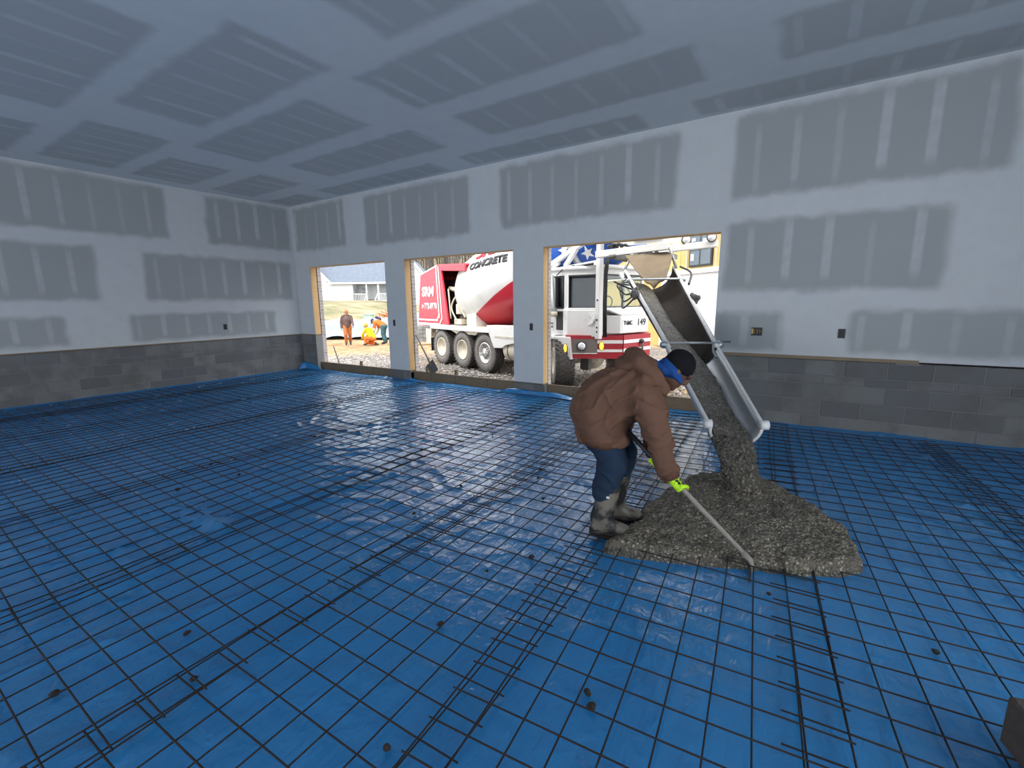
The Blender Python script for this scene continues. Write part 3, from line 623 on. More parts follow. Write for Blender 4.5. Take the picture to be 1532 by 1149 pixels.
def new_building():
    h = empty('unfinished_building', (-4.5, 20.3, -.28), math.atan2(-.63, .777), 'unfinished building with yellow sheathing above white wrapped lower wall', 'building')
    MB().box(-1.6, 9, 0, 6, -.2, 2.95).build('lower_wall', M['wrap'], h)
    for i in range(4): MB().box(-12 + i * 2.6, -12 + (i + 1) * 2.6 - .02, .02, 6, -.2, 3.0).build('sheathing_panel', M['osb'], h)
    for i in range(9): MB().box(-12 + i * 2.33, -12 + (i + 1) * 2.33 - .02, .02, 6, 3.1, 7.2).build('sheathing_panel', M['osb'], h)
    MB().box(-12, 9, -.12, .1, 2.94, 3.12).build('ledger', M['wstripe'], h)
    for x in (.05, 1.72): MB().box(x - .05, x + .05, -.02, .02, 3.12, 7.2).build('batten', M['pallet'], h)
    for x in (-3.2, -.6): MB().box(x - .012, x + .012, -.012, .02, -.1, 2.94).build('wrap_seam', M['dsteel'], h)
    w_ = MB().box(.25, 1.55, -.06, .06, 3.2, 4.5).build('window', M['black'], h)
    for x, z in ((.32, 3.86), (.94, 3.86), (.32, 3.27), (.94, 3.27)): MB().box(x, x + .54, -.07, -.05, z, z + .56).build('pane', M['hglass'], w_)
    for x, z, a, b in ((.38, 3.45, .16, .26), (1.05, 4.05, .34, .2), (.40, 4.2, .2, .12)): MB().box(x, x + a, -.085, -.068, z, z + b).build('window_sticker', plain('pale_sticker', (.6, .75, .8), .6), w_)
new_building()

# ================================================================ FRONT-DISCHARGE MIXER TRUCK
HX, HY = .9419, -.3359
TA = math.atan2(HY, HX)
TR = empty('concrete_mixer_truck', (-7.32, 9.85, -.28), TA, 'white and red front-discharge concrete mixer truck with stars on its drum', 'truck')
G = .28                                        # ground below world zero: local z = world z + G
def T(name, mat, parent=TR, smooth=False): return lambda q: q.build(name, mat, parent, smooth)
def part(q, name, mat, parent=None, smooth=False, bv=0):
    o = q.build(name, M[mat], parent or TR, smooth)
    if bv: bevel(o, bv)
    return o
# chassis
q = MB(); q.box(-3.7, 3.6, .75, .95, .72 + .0, 1.0); q.box(-3.7, 3.6, 1.5, 1.7, .72, 1.0)
for t_ in (-3.5, -1.9, -.6, .8, 2.0, 3.3): q.box(t_ - .06, t_ + .06, .8, 1.65, .75, .95)
part(q, 'chassis_frame', 'dsteel')
q = MB(); q.box(-3.05, .2, 0.02, 2.42, 1.14, 1.21); part(q, 'rear_deck', 'cream', bv=.01)
q = MB(); q.box(-3.06, .3, -.03, .03, 1.08, 1.22); part(q, 'deck_edge', 'white', bv=.008)
q = MB(); q.prism([(-3.0, 1.1), (-2.0, 1.1), (-1.55, .98), (-.5, .98), (-.3, 1.1)], .05, .75); part(q, 'wheel_arch', 'cream')
for t_, h0, h1 in ((-3.08, .42, 1.18),):
    part(MB().box(t_ - .02, t_ + .02, .0, .7, .78, 1.18), 'fender_end', 'cream'); part(MB().box(t_ - .02, t_ + .01, .0, .7, .36, .79), 'mud_flap', 'black')
    part(MB().box(t_ - .02, t_ + .02, 1.74, 2.44, .36, 1.18), 'mud_flap', 'black')
q = MB(); q.prism([(.15, 1.28), (1.9, 1.31), (1.9, .98), (.98, .80), (.85, .72), (.48, .70), (.27, 1.05)], -.02, .30); part(q, 'side_skirt', 'white', bv=.01)
part(MB().box(.55, 1.9, -.035, -.018, .99, 1.03), 'skirt_rail', 'cream')
q = MB(); q.lathe([(0, .05), (.0, .24), (.03, .275), (.3, .28), (1.0, .28), (1.25, .275), (1.28, .2)], 28, (.80, .30, .66), (1, 0, 0)); tk = part(q, 'fuel_tank', 'cream', smooth=True); tk.data.polygons.foreach_set('use_smooth', [True] * len(tk.data.polygons)); bevel(tk, .01)
for t_ in (1.0, 1.75): MB().lathe([(0, .284), (.05, .284)], 28, (t_, .30, .66), (1, 0, 0)).build('tank_strap', M['dsteel'], tk)
q = MB(); q.lathe([(0, .0), (.04, .1), (.1, .135), (.45, .135), (.52, .1), (.55, 0)], 18, (1.15, .45, 1.47), (1, 0, 0)); part(q, 'water_tank', 'white', smooth=True)
q = MB(); q.tube([(1.1, .2, 1.2), (1.15, .15, 1.45), (1.3, .2, 1.6)], .03, 8); part(q, 'hose', 'black', smooth=True)
# wheels
def tire_prof(R, w, rr):
    h = w / 2
    return [(-h * .55, rr), (-h * .92, rr + .02), (-h, rr + (R - rr) * .45), (-h * .96, R - .05), (-h * .82, R - .012), (-h * .4, R), (h * .4, R), (h * .82, R - .012), (h * .96, R - .05), (h, rr + (R - rr) * .45), (h * .92, rr + .02), (h * .55, rr)]
def wheel(name, loc, R, w, steer, style, outer=-1):
    # axle along local y; outer face towards outer*y
    o = empty(name, loc, steer); o.parent = TR
    t_ = MB(); t_.lathe(tire_prof(R, w, R * .54), 44, (0, 0, 0), (0, 1, 0)); tire = t_.build('tire', M['rubber'], o, True)
    q = MB(); n = 30 if style == 'lug' else 34
    for k in range(n):
        a = 2 * PI * k / n
        for row, (y0, y1, da) in enumerate(((-.48, -.30, 0), (-.27, -.02, .5), (.02, .27, 0), (.30, .48, .5)) if style != 'rib' else ((-.46, -.2, 0), (-.14, .14, 0), (.2, .46, 0))):
            aa = a + da * 2 * PI / n; wd = .62 if style != 'rib' else .85
            hh = 2 * PI * R / n * wd / 2; dz = .02 if style != 'rib' else .008
            c_, s_ = math.cos(aa), math.sin(aa); sk = .03 * (1 if row % 2 else -1) if style != 'rib' else 0
            v = []
            for (yy, rr) in ((y0, R - .03), (y1, R - .03), (y1, R + dz - .012 * (abs(y1) > .4)), (y0, R + dz - .012 * (abs(y0) > .4))):
                for sgn in (-1, 1):
                    tt = sgn * hh + (sk if yy == y1 else -sk); v.append((c_ * rr - s_ * tt, yy * w, s_ * rr + c_ * tt))
            q.add(v, [(0, 2, 3, 1), (6, 7, 5, 4), (0, 1, 7, 6), (2, 4, 5, 3), (0, 6, 4, 2), (1, 3, 5, 7)])
    q.build('tread', M['tread'], tire)
    rr = R * .545; f = outer; wh = w / 2
    if style == 'chrome':
        q = MB(); q.lathe([(f * wh * .80, rr + .01), (f * wh * .94, rr - .005), (f * wh * .85, rr - .03), (f * wh * .62, rr - .06), (f * wh * .60, .16), (f * wh * .7, .13), (f * wh * 1.0, .11), (f * wh * 1.04, .0)], 32, (0, 0, 0), (0, 1, 0)); rim = q.build('rim', M['chrome'], o, True)
        for k in range(10):
            a = 2 * PI * k / 10; MB().lathe([(0, .030), (.012, .030)], 12, (math.cos(a) * .185, f * (wh * .60 + .004), math.sin(a) * .185), (0, f, 0)).build('hand_hole', M['black'], rim)
            a += .3; MB().lathe([(0, .016), (.04, .014)], 6, (math.cos(a) * .135, f * wh * .68, math.sin(a) * .135), (0, f, 0)).build('lug_nut', M['dsteel'], rim)
    else:
        q = MB(); q.lathe([(f * wh * .80, rr + .01), (f * wh * .97, rr), (f * wh * .93, rr - .025), (f * wh * .25, rr - .05), (f * wh * .18, rr - .10), (f * wh * .05, .2), (f * wh * .05, .14), (f * wh * .45, .12), (f * wh * .55, .09), (f * wh * .55, .0)], 32, (0, 0, 0), (0, 1, 0)); rim = q.build('rim', M['cream'], o, True)
        for k in range(10):
            a = 2 * PI * k / 10; MB().lathe([(0, .016), (.035, .014)], 6, (math.cos(a) * .165, f * wh * .06, math.sin(a) * .165), (0, f, 0)).build('lug_nut', M['dsteel'], rim)
    return o
for t_, st in ((-2.42, 'lug'), (-1.18, 'lug'), (0.0, 'chrome')):
    wd = .40 if st == 'lug' else .30; R = .525
    wheel('wheel', (t_, wd / 2 - .0, R), R, wd, 0, 'lug' if st == 'lug' else 'chrome')
    wheel('wheel', (t_, 2.44 - wd / 2, R), R, wd, 0, 'lug' if st == 'lug' else 'chrome', 1)
    part(MB().tube([(t_, .3, R), (t_, 2.1, R)], .09, 10), 'axle', 'dsteel')
wheel('wheel', (2.80, .24, .56), .56, .43, math.radians(-36), 'lug'); wheel('wheel', (2.80, 2.2, .56), .56, .43, math.radians(-36), 'lug', 1)
q = MB(); q.tube([(2.8, .4, .56), (2.8, 2.05, .56)], .10, 10); q.ell((2.8, 1.25, .55), .27, .30, .27); part(q, 'axle', 'cream', smooth=True)
for y_ in (.62, 1.7): part(MB().box(3.0, 3.25, y_, y_ + .1, .35, .75), 'spring_hanger', 'dsteel')
# engine hood (red) at the rear
Hs = [(-4.13, 1.15), (-3.83, 2.79), (-2.62, 3.03), (-2.42, 3.02), (-2.40, 2.86), (-2.05, 1.23), (-2.1, 1.15)]
for s0, s1 in ((.08, .14), (2.30, 2.36)): part(MB().prism(Hs, s0, s1), 'hood_side', 'red', bv=.012)
for s0, s1 in ((.08, .14), (2.30, 2.36)): part(MB().prism([(-2.45, 3.02), (-1.0, 2.95), (-1.0, 2.76), (-2.42, 2.85)], s0, s1), 'hood_rail', 'red', bv=.01)
q = MB(); q.slab([(-3.83, .1, 2.79), (-2.62, .1, 3.03), (-2.62, 2.34, 3.03), (-3.83, 2.34, 2.79)], .05); q.slab([(-2.62, .1, 3.03), (-1.0, .1, 2.95), (-1.0, 2.34, 2.95), (-2.62, 2.34, 3.03)], .05); q.slab([(-4.13, .1, 1.15), (-3.83, .1, 2.79), (-3.83, 2.34, 2.79), (-4.13, 2.34, 1.15)], .05); part(q, 'hood_top', 'red')
part(MB().box(-3.9, -2.3, .6, 2.2, 1.2, 2.6), 'radiator', 'black'); part(MB().box(-2.3, -1.1, 1.0, 1.06, 1.6, 2.8), 'bulkhead', 'black')
for (a, b, w_) in (((-2.70, .068, 2.98), (-2.60, .068, 1.42), .05), ((-2.62, .068, 1.50), (-2.74, .068, 1.36), .05), ((-2.70, .068, 1.345), (-4.08, .068, 1.345), .05), ((-2.56, .068, 2.98), (-2.43, .068, 1.38), .045), ((-2.43, .068, 1.40), (-2.60, .068, 1.22), .045), ((-2.56, .068, 1.21), (-4.11, .068, 1.21), .07), ((-3.83, .068, 2.79), (-2.62, .068, 3.02), .045)):
    part(MB().bar(a, b, w_, .012, up=(0, 1, 0)), 'pinstripe', 'wstripe')
# engine bits seen in the open side
q = MB(); q.tube([(-2.35, .35, 2.32), (-1.7, .30, 2.25), (-1.5, .35, 2.22)], .07, 10); part(q, 'exhaust_pipe', 'cream', smooth=True)
q = MB()
for (x, y, z, r, L) in ((-1.9, .4, 1.75, .13, .35), (-1.55, .45, 1.6, .16, .3), (-1.75, .35, 1.4, .12, .5), (-2.0, .5, 1.5, .1, .4), (-1.35, .4, 1.35, .13, .3), (-1.6, .5, 1.9, .11, .3)): q.lathe([(0, r * .7), (.02, r), (L - .02, r), (L, r * .7)], 14, (x, y, z), (random.uniform(-.6, .6), 1, random.uniform(-.5, .5)))
for k in range(14): x, z = random.uniform(-2.1, -1.3), random.uniform(1.25, 2.0); q.box(x, x + random.uniform(.05, .16), .42, .8, z, z + random.uniform(.05, .16))
part(q, 'engine_block', 'engine')
q = MB(); q.lathe([(0, .13), (.28, .13), (.3, .1)], 16, (-1.72, .32, 1.55), (0, 0, 1)); q.box(-1.9, -1.5, .2, .5, 1.24, 1.4); part(q, 'air_filter', 'cream', smooth=False)
for pts in ([(-1.45, .25, 2.2), (-1.85, .2, 2.0), (-2.0, .18, 1.7), (-1.75, .2, 1.35)], [(-2.2, .2, 2.3), (-2.15, .2, 1.9), (-2.1, .2, 1.4)], [(-1.3, .25, 2.1), (-1.5, .2, 1.8), (-1.3, .22, 1.45)]):
    part(MB().tube(curve(pts), .025, 8), 'engine_hose', 'cream', smooth=True)
part(MB().box(-1.35, -.85, .3, 2.1, 1.2, 1.65), 'drum_pedestal', 'white', bv=.02)
part(MB().box(-3.75, -2.9, .15, .75, .55, 1.05), 'tool_box', 'cream', bv=.02)
# drum
AX = Vector((math.cos(math.radians(13)), 0, math.sin(math.radians(13)))); DA = Vector((-2.15, 1.22, 1.75 + G)); N2 = Vector((-AX.z, 0, AX.x)); N1 = Vector((0, -1, 0))
DP = [(0, 0.), (0, .66), (.06, .76), (.28, .98), (.62, 1.13), (1.2, 1.175), (2.4, 1.175), (3.0, 1.12), (3.6, 1.0), (4.2, .88), (5.0, .74), (5.6, .63), (6.15, .56), (6.15, .46), (5.9, .44)]
def dr(u): return float(np.interp(u, [p[0] for p in DP[1:13]], [p[1] for p in DP[1:13]]))
def dpt(u, phi, off=0.): return DA + AX * u + (N1 * math.cos(phi) + N2 * math.sin(phi)) * (dr(u) + off)
q = MB(); q.lathe(DP, 64, DA, AX)
t = NT('mixer_drum_paint'); o_ = t.obj(); s_ = t.n('ShaderNodeSeparateXYZ'); t.l(o_, s_.inputs[0])
line = t.math('SUBTRACT', t.math('ADD', t.math('MULTIPLY', s_.outputs[0], .44), 1.94), s_.outputs[2])
redm = t.sstep(line, -.01, .01); blum = t.sstep(s_.outputs[0], 1.60, 1.62)
c = t.mix(t.sstep(t.noise(o_, 2.5, 4), .3, .8), (.74, .735, .72), (.62, .61, .58)); c = t.mix(redm, c, (.50, .012, .035)); c = t.mix(blum, c, (.02, .085, .36)); t.base(c, .3, 0, .5)
drum = q.build('mixer_drum', t.m, TR, True)
q = MB(); q.lathe([(5.0, .79), (5.0, .81), (5.12, .81), (5.12, .74)], 40, DA, AX); q.build('track_ring', M['steel'], drum, True)
def text_mesh(body, size, shear=0., weight=0.):
    cu = D.curves.new('t', 'FONT'); cu.body = body; cu.size = size; cu.shear = shear; cu.offset = weight; cu.resolution_u = 3; cu.extrude = 0
    ob = D.objects.new('t', cu); COL.objects.link(ob); dg = bpy.context.evaluated_depsgraph_get(); dg.update()
    me = D.meshes.new_from_object(ob.evaluated_get(dg)); D.objects.remove(ob); return me
def drum_text(body, size, u0, phi0, slope, mat, width, weight=.012, shear=.12):
    me = text_mesh(body, size, shear, weight); c = coords(me); w = c[:, 0].max(); out = []
    for x, y, z in c:
        u = u0 + x / w * width; out.append(dpt(u, phi0 + slope * (u - u0) + y / 1.17, .016))
    me.vertices.foreach_set('co', np.array([tuple(v) for v in out], np.float32).ravel()); me.materials.append(M[mat]); me.name = 'lettering'
    o = link(D.objects.new('lettering', me), drum); so = o.modifiers.new('s', 'SOLIDIFY'); so.thickness = .02; so.offset = 0; return o
drum_text('CONCRETE', .27, 1.45, math.radians(21), -math.radians(7.5), 'letter', 1.75)
drum_text('SRM', .62, 1.62, math.radians(35.5), -math.radians(7.5), 'red', 1.55, .03)
def star_on_drum(u, phi, R):
    v = []; n = 10
    for k in range(n):
        a = PI / 2 + 2 * PI * k / n; r = R if k % 2 == 0 else R * .40; v.append(dpt(u + math.cos(a) * r, phi + math.sin(a) * r / dr(u), .02))
    v.append(dpt(u, phi, .02)); q = MB(); q.add(v, [(k, (k + 1) % n, n) for k in range(n)]); o = q.build('star', M['wstripe'], drum, fix=False); so = o.modifiers.new('s', 'SOLIDIFY'); so.thickness = .02; so.offset = 0
for u, ph in ((4.86, -9), (5.38, -30), (4.36, -4), (4.55, -42), (3.95, 20), (4.65, 28), (5.25, 12), (4.05, -50), (5.1, -62), (4.55, -75)): star_on_drum(u, math.radians(ph), .155)
# support truss in front of the drum and the cab roof beams
for a, b, w_ in (((2.0, .40, 2.62), (3.35, .40, 3.13), .10), ((2.72, .40, 2.65), (3.06, .40, 3.0), .09), ((1.2, .40, 2.50), (3.72, .40, 2.66), .10), ((1.9, .42, 2.40), (2.5, .42, 2.75), .07), ((2.0, 2.04, 2.62), (3.35, 2.04, 3.13), .10), ((3.35, .4, 3.12), (3.35, 2.04, 3.12), .1), ((1.2, .4, 1.2), (1.2, .4, 2.55), .1), ((1.2, 2.04, 1.2), (1.2, 2.04, 2.55), .1)):
    part(MB().bar(a, b, w_), 'drum_support', 'white', bv=.008)
part(MB().tube([(2.2, .38, 2.56), (2.8, .36, 2.60), (3.2, .37, 2.62), (3.6, .36, 2.64)], .03, 8), 'hose', 'black', smooth=True)
# ---- cab
q = MB(); z0, z1 = 1.09, 2.56
plan = [(2.05, .25), (2.92, .25), (3.70, .58), (3.70, 1.86), (2.92, 2.19), (2.05, 2.19)]
def wallpanel(q, a, b, z0, z1, th=.04): q.slab([(a[0], a[1], z0), (b[0], b[1], z0), (b[0], b[1], z1), (a[0], a[1], z1)], th)
zb, zt = 1.74, 2.42
q = MB()
for i in range(6):
    a, b = plan[i], plan[(i + 1) % 6]; wallpanel(q, a, b, z0, zb); wallpanel(q, a, b, zt, z1)
    A_, B_ = Vector((*a, 0)), Vector((*b, 0)); d_ = (B_ - A_).normalized()
    for e, sgn in ((A_, 1), (B_, -1)):
        p_ = e + d_ * sgn * .05; q.slab([(e.x, e.y, zb), (p_.x, p_.y, zb), (p_.x, p_.y, zt), (e.x, e.y, zt)], .05)
cab = part(q, 'cab', 'white')
q = MB(); q.prism([(1.95, .18), (2.95, .18), (3.85, .52), (3.85, 1.92), (2.95, 2.26), (1.95, 2.26)], 2.54, 2.62, 'z'); rf = q.build('roof', M['white'], cab); bevel(rf, .03)
MB().prism([(2.1, .3), (3.6, .6), (3.6, 1.84), (2.1, 2.14)], 1.08, 1.12, 'z').build('cab_floor', M['black'], cab)
for i in range(6):
    a, b = Vector((*plan[i], 0)), Vector((*plan[(i + 1) % 6], 0)); d_ = (b - a).normalized(); a2, b2 = a + d_ * .05, b - d_ * .05
    MB().slab([(a2.x, a2.y, zb), (b2.x, b2.y, zb), (b2.x, b2.y, zt), (a2.x, a2.y, zt)], .01).build('window_pane', M['wglass'] if i in (2, 3, 4) else M['glass'], cab)
    for zz in (zb, zt): MB().bar((a2.x, a2.y, zz), (b2.x, b2.y, zz), .06, .035).build('window_seal', M['black'], cab)
MB().box(2.5, 2.56, .22, .26, zb, zt).build('window_divider', M['white'], cab)
MB().box(2.3, 2.9, .9, 1.5, 1.1, 1.55).build('seat', M['black'], cab); MB().box(2.25, 2.4, .9, 1.5, 1.5, 2.25).build('seat_back', M['black'], cab)
MB().box(3.2, 3.62, .7, 1.75, 1.5, 1.72).build('dashboard', M['black'], cab)
sw = MB(); pth = [(3.22 + .03 * math.sin(k / 16 * 2 * PI), 1.2 + .2 * math.cos(k / 16 * 2 * PI), 1.84 + .15 * math.sin(k / 16 * 2 * PI)) for k in range(17)]; sw.tube(pth, .018, 6, False); sw.build('steering_wheel', M['black'], cab, True)
# lower door window, hinges, handle, stack pipe
q = MB(); q.box(2.60, 2.88, .215, .235, 1.22, 1.70); q.build('door_frame', M['wstripe'], cab); MB().bbox(2.63, 2.85, .205, .222, 1.25, 1.67, .006).build('lower_pane', M['black'], cab)
for z in (1.30, 1.38): MB().box(2.46, 2.50, .20, .25, z, z + .03).build('hinge', M['dsteel'], cab)
q = MB(); q.tube([(2.62, .12, 1.62), (2.60, .10, 1.75), (2.56, .08, 2.45)], [.11, .085, .085], 14); part(q, 'mirror_shield', 'steel', smooth=True); part(MB().tube([(2.62, .1, 1.55), (2.62, .1, 1.66)], .12, 14), 'mirror_base', 'cream', smooth=True)
part(MB().tube([(2.7, .15, 2.45), (2.9, .2, 2.6), (3.1, .3, 2.64)], .012, 6), 'cable', 'black')
# side box below the quarter window and centre hood
q = MB(); q.prism([(2.94, .12), (3.10, .10), (3.72, .32), (3.80, .55), (3.1, .5)], 1.14, 1.70, 'z'); part(q, 'step_box', 'white', bv=.015)
q = MB(); q.prism([(2.92, .16), (3.12, .12), (3.74, .34), (3.82, .58), (3.1, .55)], 1.69, 1.74, 'z'); part(q, 'step_box_lid', 'wstripe', bv=.01)
q = MB(); q.prism([(3.70, .50), (4.02, .75), (4.02, 1.69), (3.70, 1.94)], 1.20, 1.58, 'z'); nose = part(q, 'nose', 'white', bv=.015)
q = MB(); q.slab([(3.70, .52, 1.74), (4.02, .75, 1.585), (4.02, 1.69, 1.585), (3.70, 1.92, 1.74)], .03); q.build('nose_top', M['wstripe'], nose)
def flat_text(body, size, org, xd, yd, mat, parent, weight=.004, width=None, name='lettering'):
    me = text_mesh(body, size, 0, weight); c = coords(me); xd, yd, org = Vector(xd).normalized(), Vector(yd).normalized(), Vector(org); k = width / c[:, 0].max() if width else 1
    pts = [tuple(org + xd * float(x) * k + yd * float(y)) for x, y, z in c]; me.vertices.foreach_set('co', np.array(pts, np.float32).ravel()); me.materials.append(M[mat]); me.name = name
    o = link(D.objects.new(name, me), parent); so = o.modifiers.new('s', 'SOLIDIFY'); so.thickness = .006; so.offset = 0; return o
MB().box(4.018, 4.028, .80, 1.66, 1.25, 1.50).build('badge_plate', M['wstripe'], nose)
flat_text('THMC', .12, (4.032, .84, 1.38), (0, 1, 0), (0, 0, 1), 'letter', nose, .004, .28); flat_text('149', .2, (4.032, 1.28, 1.36), (0, 1, 0), (0, 0, 1), 'letter', nose, .004, .30)
flat_text('SRM', .42, (-3.72, .070, 2.10), (1, 0, 0), (0, 0, 1), 'wstripe', TR, .018, .80); flat_text('772-0178', .26, (-3.60, .070, 1.70), (1, 0, 0), (0, 0, 1), 'wstripe', TR, .010, .86); flat_text('24', .16, (-3.78, .070, 1.72), (1, 0, 0), (0, 0, 1), 'wstripe', TR, .004, .13)
# bumper: chamfered ends and a flat middle, striped red and white
BP = [(3.30, 0.0), (4.07, .77), (4.07, 1.67), (3.30, 2.44)]
def band(q, z0, z1, off, th=.05, seg=(0, 1, 2)):
    for i in seg:
        a, b = Vector((*BP[i], 0)), Vector((*BP[i + 1], 0)); d_ = (b - a).normalized(); n_ = Vector((d_.y, -d_.x, 0)); a, b = a + n_ * off, b + n_ * off
        q.slab([(a.x, a.y, z0), (b.x, b.y, z0), (b.x, b.y, z1), (a.x, a.y, z1)], th)
q = MB(); band(q, .68, 1.17, 0, .06); q.prism([(3.1, .05), (3.30, .02), (4.05, .77), (4.05, 1.67), (3.30, 2.42), (3.1, 2.39)], 1.13, 1.17, 'z'); bump_ = part(q, 'bumper', 'dred')
for z0, z1 in ((.82, .89), (1.0, 1.07)): q = MB(); band(q, z0, z1, .034, .012, (1, 2)); q.build('bumper_stripe', M['wstripe'], bump_)
for z0, z1 in ((.82, .875), (1.0, 1.07)):
    a, b = Vector((3.30 + .77 * .5, .77 * .5, 0)), Vector((4.07, .77, 0)); n_ = Vector((.707, -.707, 0)) * .036; a += n_; b += n_
    q = MB(); q.slab([(a.x, a.y, z0), (b.x, b.y, z0), (b.x, b.y, z1), (a.x, a.y, z1)], .012); q.build('bumper_stripe', M['wstripe'], bump_)
def on_chamfer(s_, z, off): p_ = Vector((3.30 + .77 * s_, .77 * s_, z)); return p_ + Vector((.707, -.707, 0)) * off
a, b = on_chamfer(.04, 0, .034), on_chamfer(.52, 0, .034)
q = MB(); q.slab([(a.x, a.y, .80), (b.x, b.y, .80), (b.x, b.y, 1.09), (a.x, a.y, 1.09)], .02); q.build('headlight_recess', plain('dusty_recess', (.16, .14, .13), .8), bump_)
q = MB(); q.slab([(a.x, a.y, .785), (b.x, b.y, .785), (b.x, b.y, .80), (a.x, a.y, .80)], .05); q.build('recess_sill', M['wstripe'], bump_)
p_ = on_chamfer(.22, .95, .04); MB().lathe([(0, .10), (.05, .10), (.06, .085)], 20, p_, (.707, -.707, 0)).build('headlight_rim', M['black'], bump_, True); MB().lathe([(0, .08), (.07, .078), (.09, .05), (.095, 0)], 20, p_, (.707, -.707, 0)).build('headlight', M['lamp'], bump_, True)
def lens(p_, dirn, h, w, parent):
    dirn = Vector(dirn).normalized(); sd = dirn.cross(Vector((0, 0, 1))).normalized(); Mx = Matrix((sd, dirn, Vector((0, 0, 1)))).transposed()
    MB().ell(p_, w, .03, h, Mx, 16, 10).build('amber_light', M['amber'], parent, True)
    MB().ell(Vector(p_) - dirn * .008, w * 1.2, .02, h * 1.14, Mx, 16, 10).build('light_base', M['black'], parent, True)
lens(on_chamfer(.60, .95, .055), (.707, -.707, 0), .085, .045, bump_)
part(MB().tube([(4.15, 1.35, .75), (4.14, 1.35, 1.0)], .02, 8), 'tow_hook', 'dsteel'); part(MB().ell((4.13, 1.33, 1.02), .05, .07, .05), 'drain_cap', 'black', smooth=True)
# front fender with marker lamp
q = MB(); q.prism([(2.25, 1.13), (3.33, 1.13), (3.36, .66), (3.24, .66), (3.0, 1.0), (2.9, 1.06), (2.25, 1.09)], -.03, .55); fen = part(q, 'front_fender', 'white', bv=.012)
lens((3.20, -.045, .89), (0, -1, 0), .085, .045, fen)
# ---- mast, boom and hopper that carry the chute
q = MB(); q.box(3.71, 3.82, .30, .41, 1.1, 3.35); mast = part(q, 'mast', 'white', bv=.008)
for z in (1.25, 1.34, 1.5, 1.9): MB().lathe([(0, .02), (.01, .018)], 8, (3.77, .298, z), (0, -1, 0)).build('bolt', M['black'], mast)
q = MB(); q.prism([(3.5, 1.35), (3.68, 1.42), (3.74, 1.52), (3.72, 1.62), (3.56, 1.62), (3.66, 1.52), (3.6, 1.46)], .26, .30); q.build('bracket', M['wstripe'], mast)
for k, dx in enumerate((.10, .14, .17)): part(MB().tube([(3.82 + dx, .34, 1.15), (3.81 + dx, .33, 1.8), (3.82 + dx * .9, .34, 2.4), (3.84 + dx, .36, 2.85)], .016, 6), 'hose', 'black', smooth=True)
def w2(q, name, mat, parent=None, smooth=False, bv=0):
    if parent is not None and parent is not TR: q_par = parent
    else: q_par = TR
    Mi = xf(TR).inverted(); q.v = [tuple(Mi @ Vector(p)) for p in q.v]
    o = q.build(name, M[mat], q_par, smooth)
    if bv: bevel(o, bv)
    return o
boomA, boomB = Vector((-3.62, 8.66, 2.50)), Vector((-2.18, 8.44, 2.545))
w2(MB().bar(boomA, boomB, .12, .13), 'boom', 'white', bv=.01)
w2(MB().bar((-3.60, 9.5, 2.55), (-2.2, 9.25, 2.58), .12, .13), 'boom', 'white', bv=.01)
w2(MB().bar((-2.10, 8.50, 2.50), (-1.38, 8.44, 2.52), .10, .11), 'boom_tip', 'wstripe', bv=.01)
for (x, y, z) in ((-1.90, 8.50, 2.60), (-1.48, 8.42, 2.60)):
    l_ = w2(MB().lathe([(0, .03), (.03, .075), (.06, .085), (.07, .08)], 18, (x, y, z + .03), (.25, -.9, -.1)), 'work_light', 'dsteel', smooth=True)
    w2(MB().lathe([(.062, .075), (.072, .06), (.076, 0)], 18, (x, y, z + .03), (.25, -.9, -.1)), 'lens', 'lamp', l_, True)
# hopper: open funnel of four sloped plates under the drum mouth
hop = w2(MB().slab([(-3.25, 8.62, 2.62), (-2.25, 8.48, 2.62), (-2.10, 8.36, 3.35), (-3.45, 8.55, 3.35)], .03), 'hopper', 'white')
w2(MB().slab([(-2.25, 8.48, 2.62), (-2.2, 9.2, 2.62), (-2.05, 9.5, 3.35), (-2.10, 8.36, 3.35)], .03), 'hopper_side', 'white', hop); w2(MB().slab([(-3.25, 8.62, 2.62), (-3.2, 9.35, 2.62), (-3.4, 9.6, 3.35), (-3.45, 8.55, 3.35)], .03), 'hopper_side', 'white', hop)
w2(MB().slab([(-2.82, 8.53, 2.68), (-2.30, 8.46, 2.68), (-2.24, 8.425, 2.84), (-2.78, 8.50, 2.84)], .05), 'badge', 'dsteel', hop)
for x0 in (-2.76, -2.52): w2(MB().slab([(x0, 8.487 - (x0 + 2.76) * .13, 2.70), (x0 + .16, 8.465 - (x0 + 2.76) * .13, 2.72), (x0 + .2, 8.445 - (x0 + 2.76) * .13, 2.80), (x0 + .04, 8.465 - (x0 + 2.76) * .13, 2.77)], .03), 'badge_wing', 'wstripe', hop)
w2(MB().box(-3.2, -2.2, 8.5, 9.2, 2.37, 2.45), 'hopper_throat', 'dsteel', hop)
q = MB()
for k in range(26): x = random.uniform(-3.3, -2.2); q.ell((x, 8.50 + random.uniform(-.03, .05), 2.43 + random.uniform(-.02, .02)), random.uniform(.03, .07), .03, random.uniform(.02, .04), nu=7, nv=5)
w2(q, 'caked_concrete', 'dsteel', hop)
q = MB()
for k in range(16): q.ell((-3.35 + random.uniform(0, .55), 8.60 + random.uniform(-.03, .03), 2.60 + random.uniform(0, .06)), random.uniform(.03, .06), .04, .03, nu=7, nv=5)
w2(q, 'dried_splatter', 'black', hop)
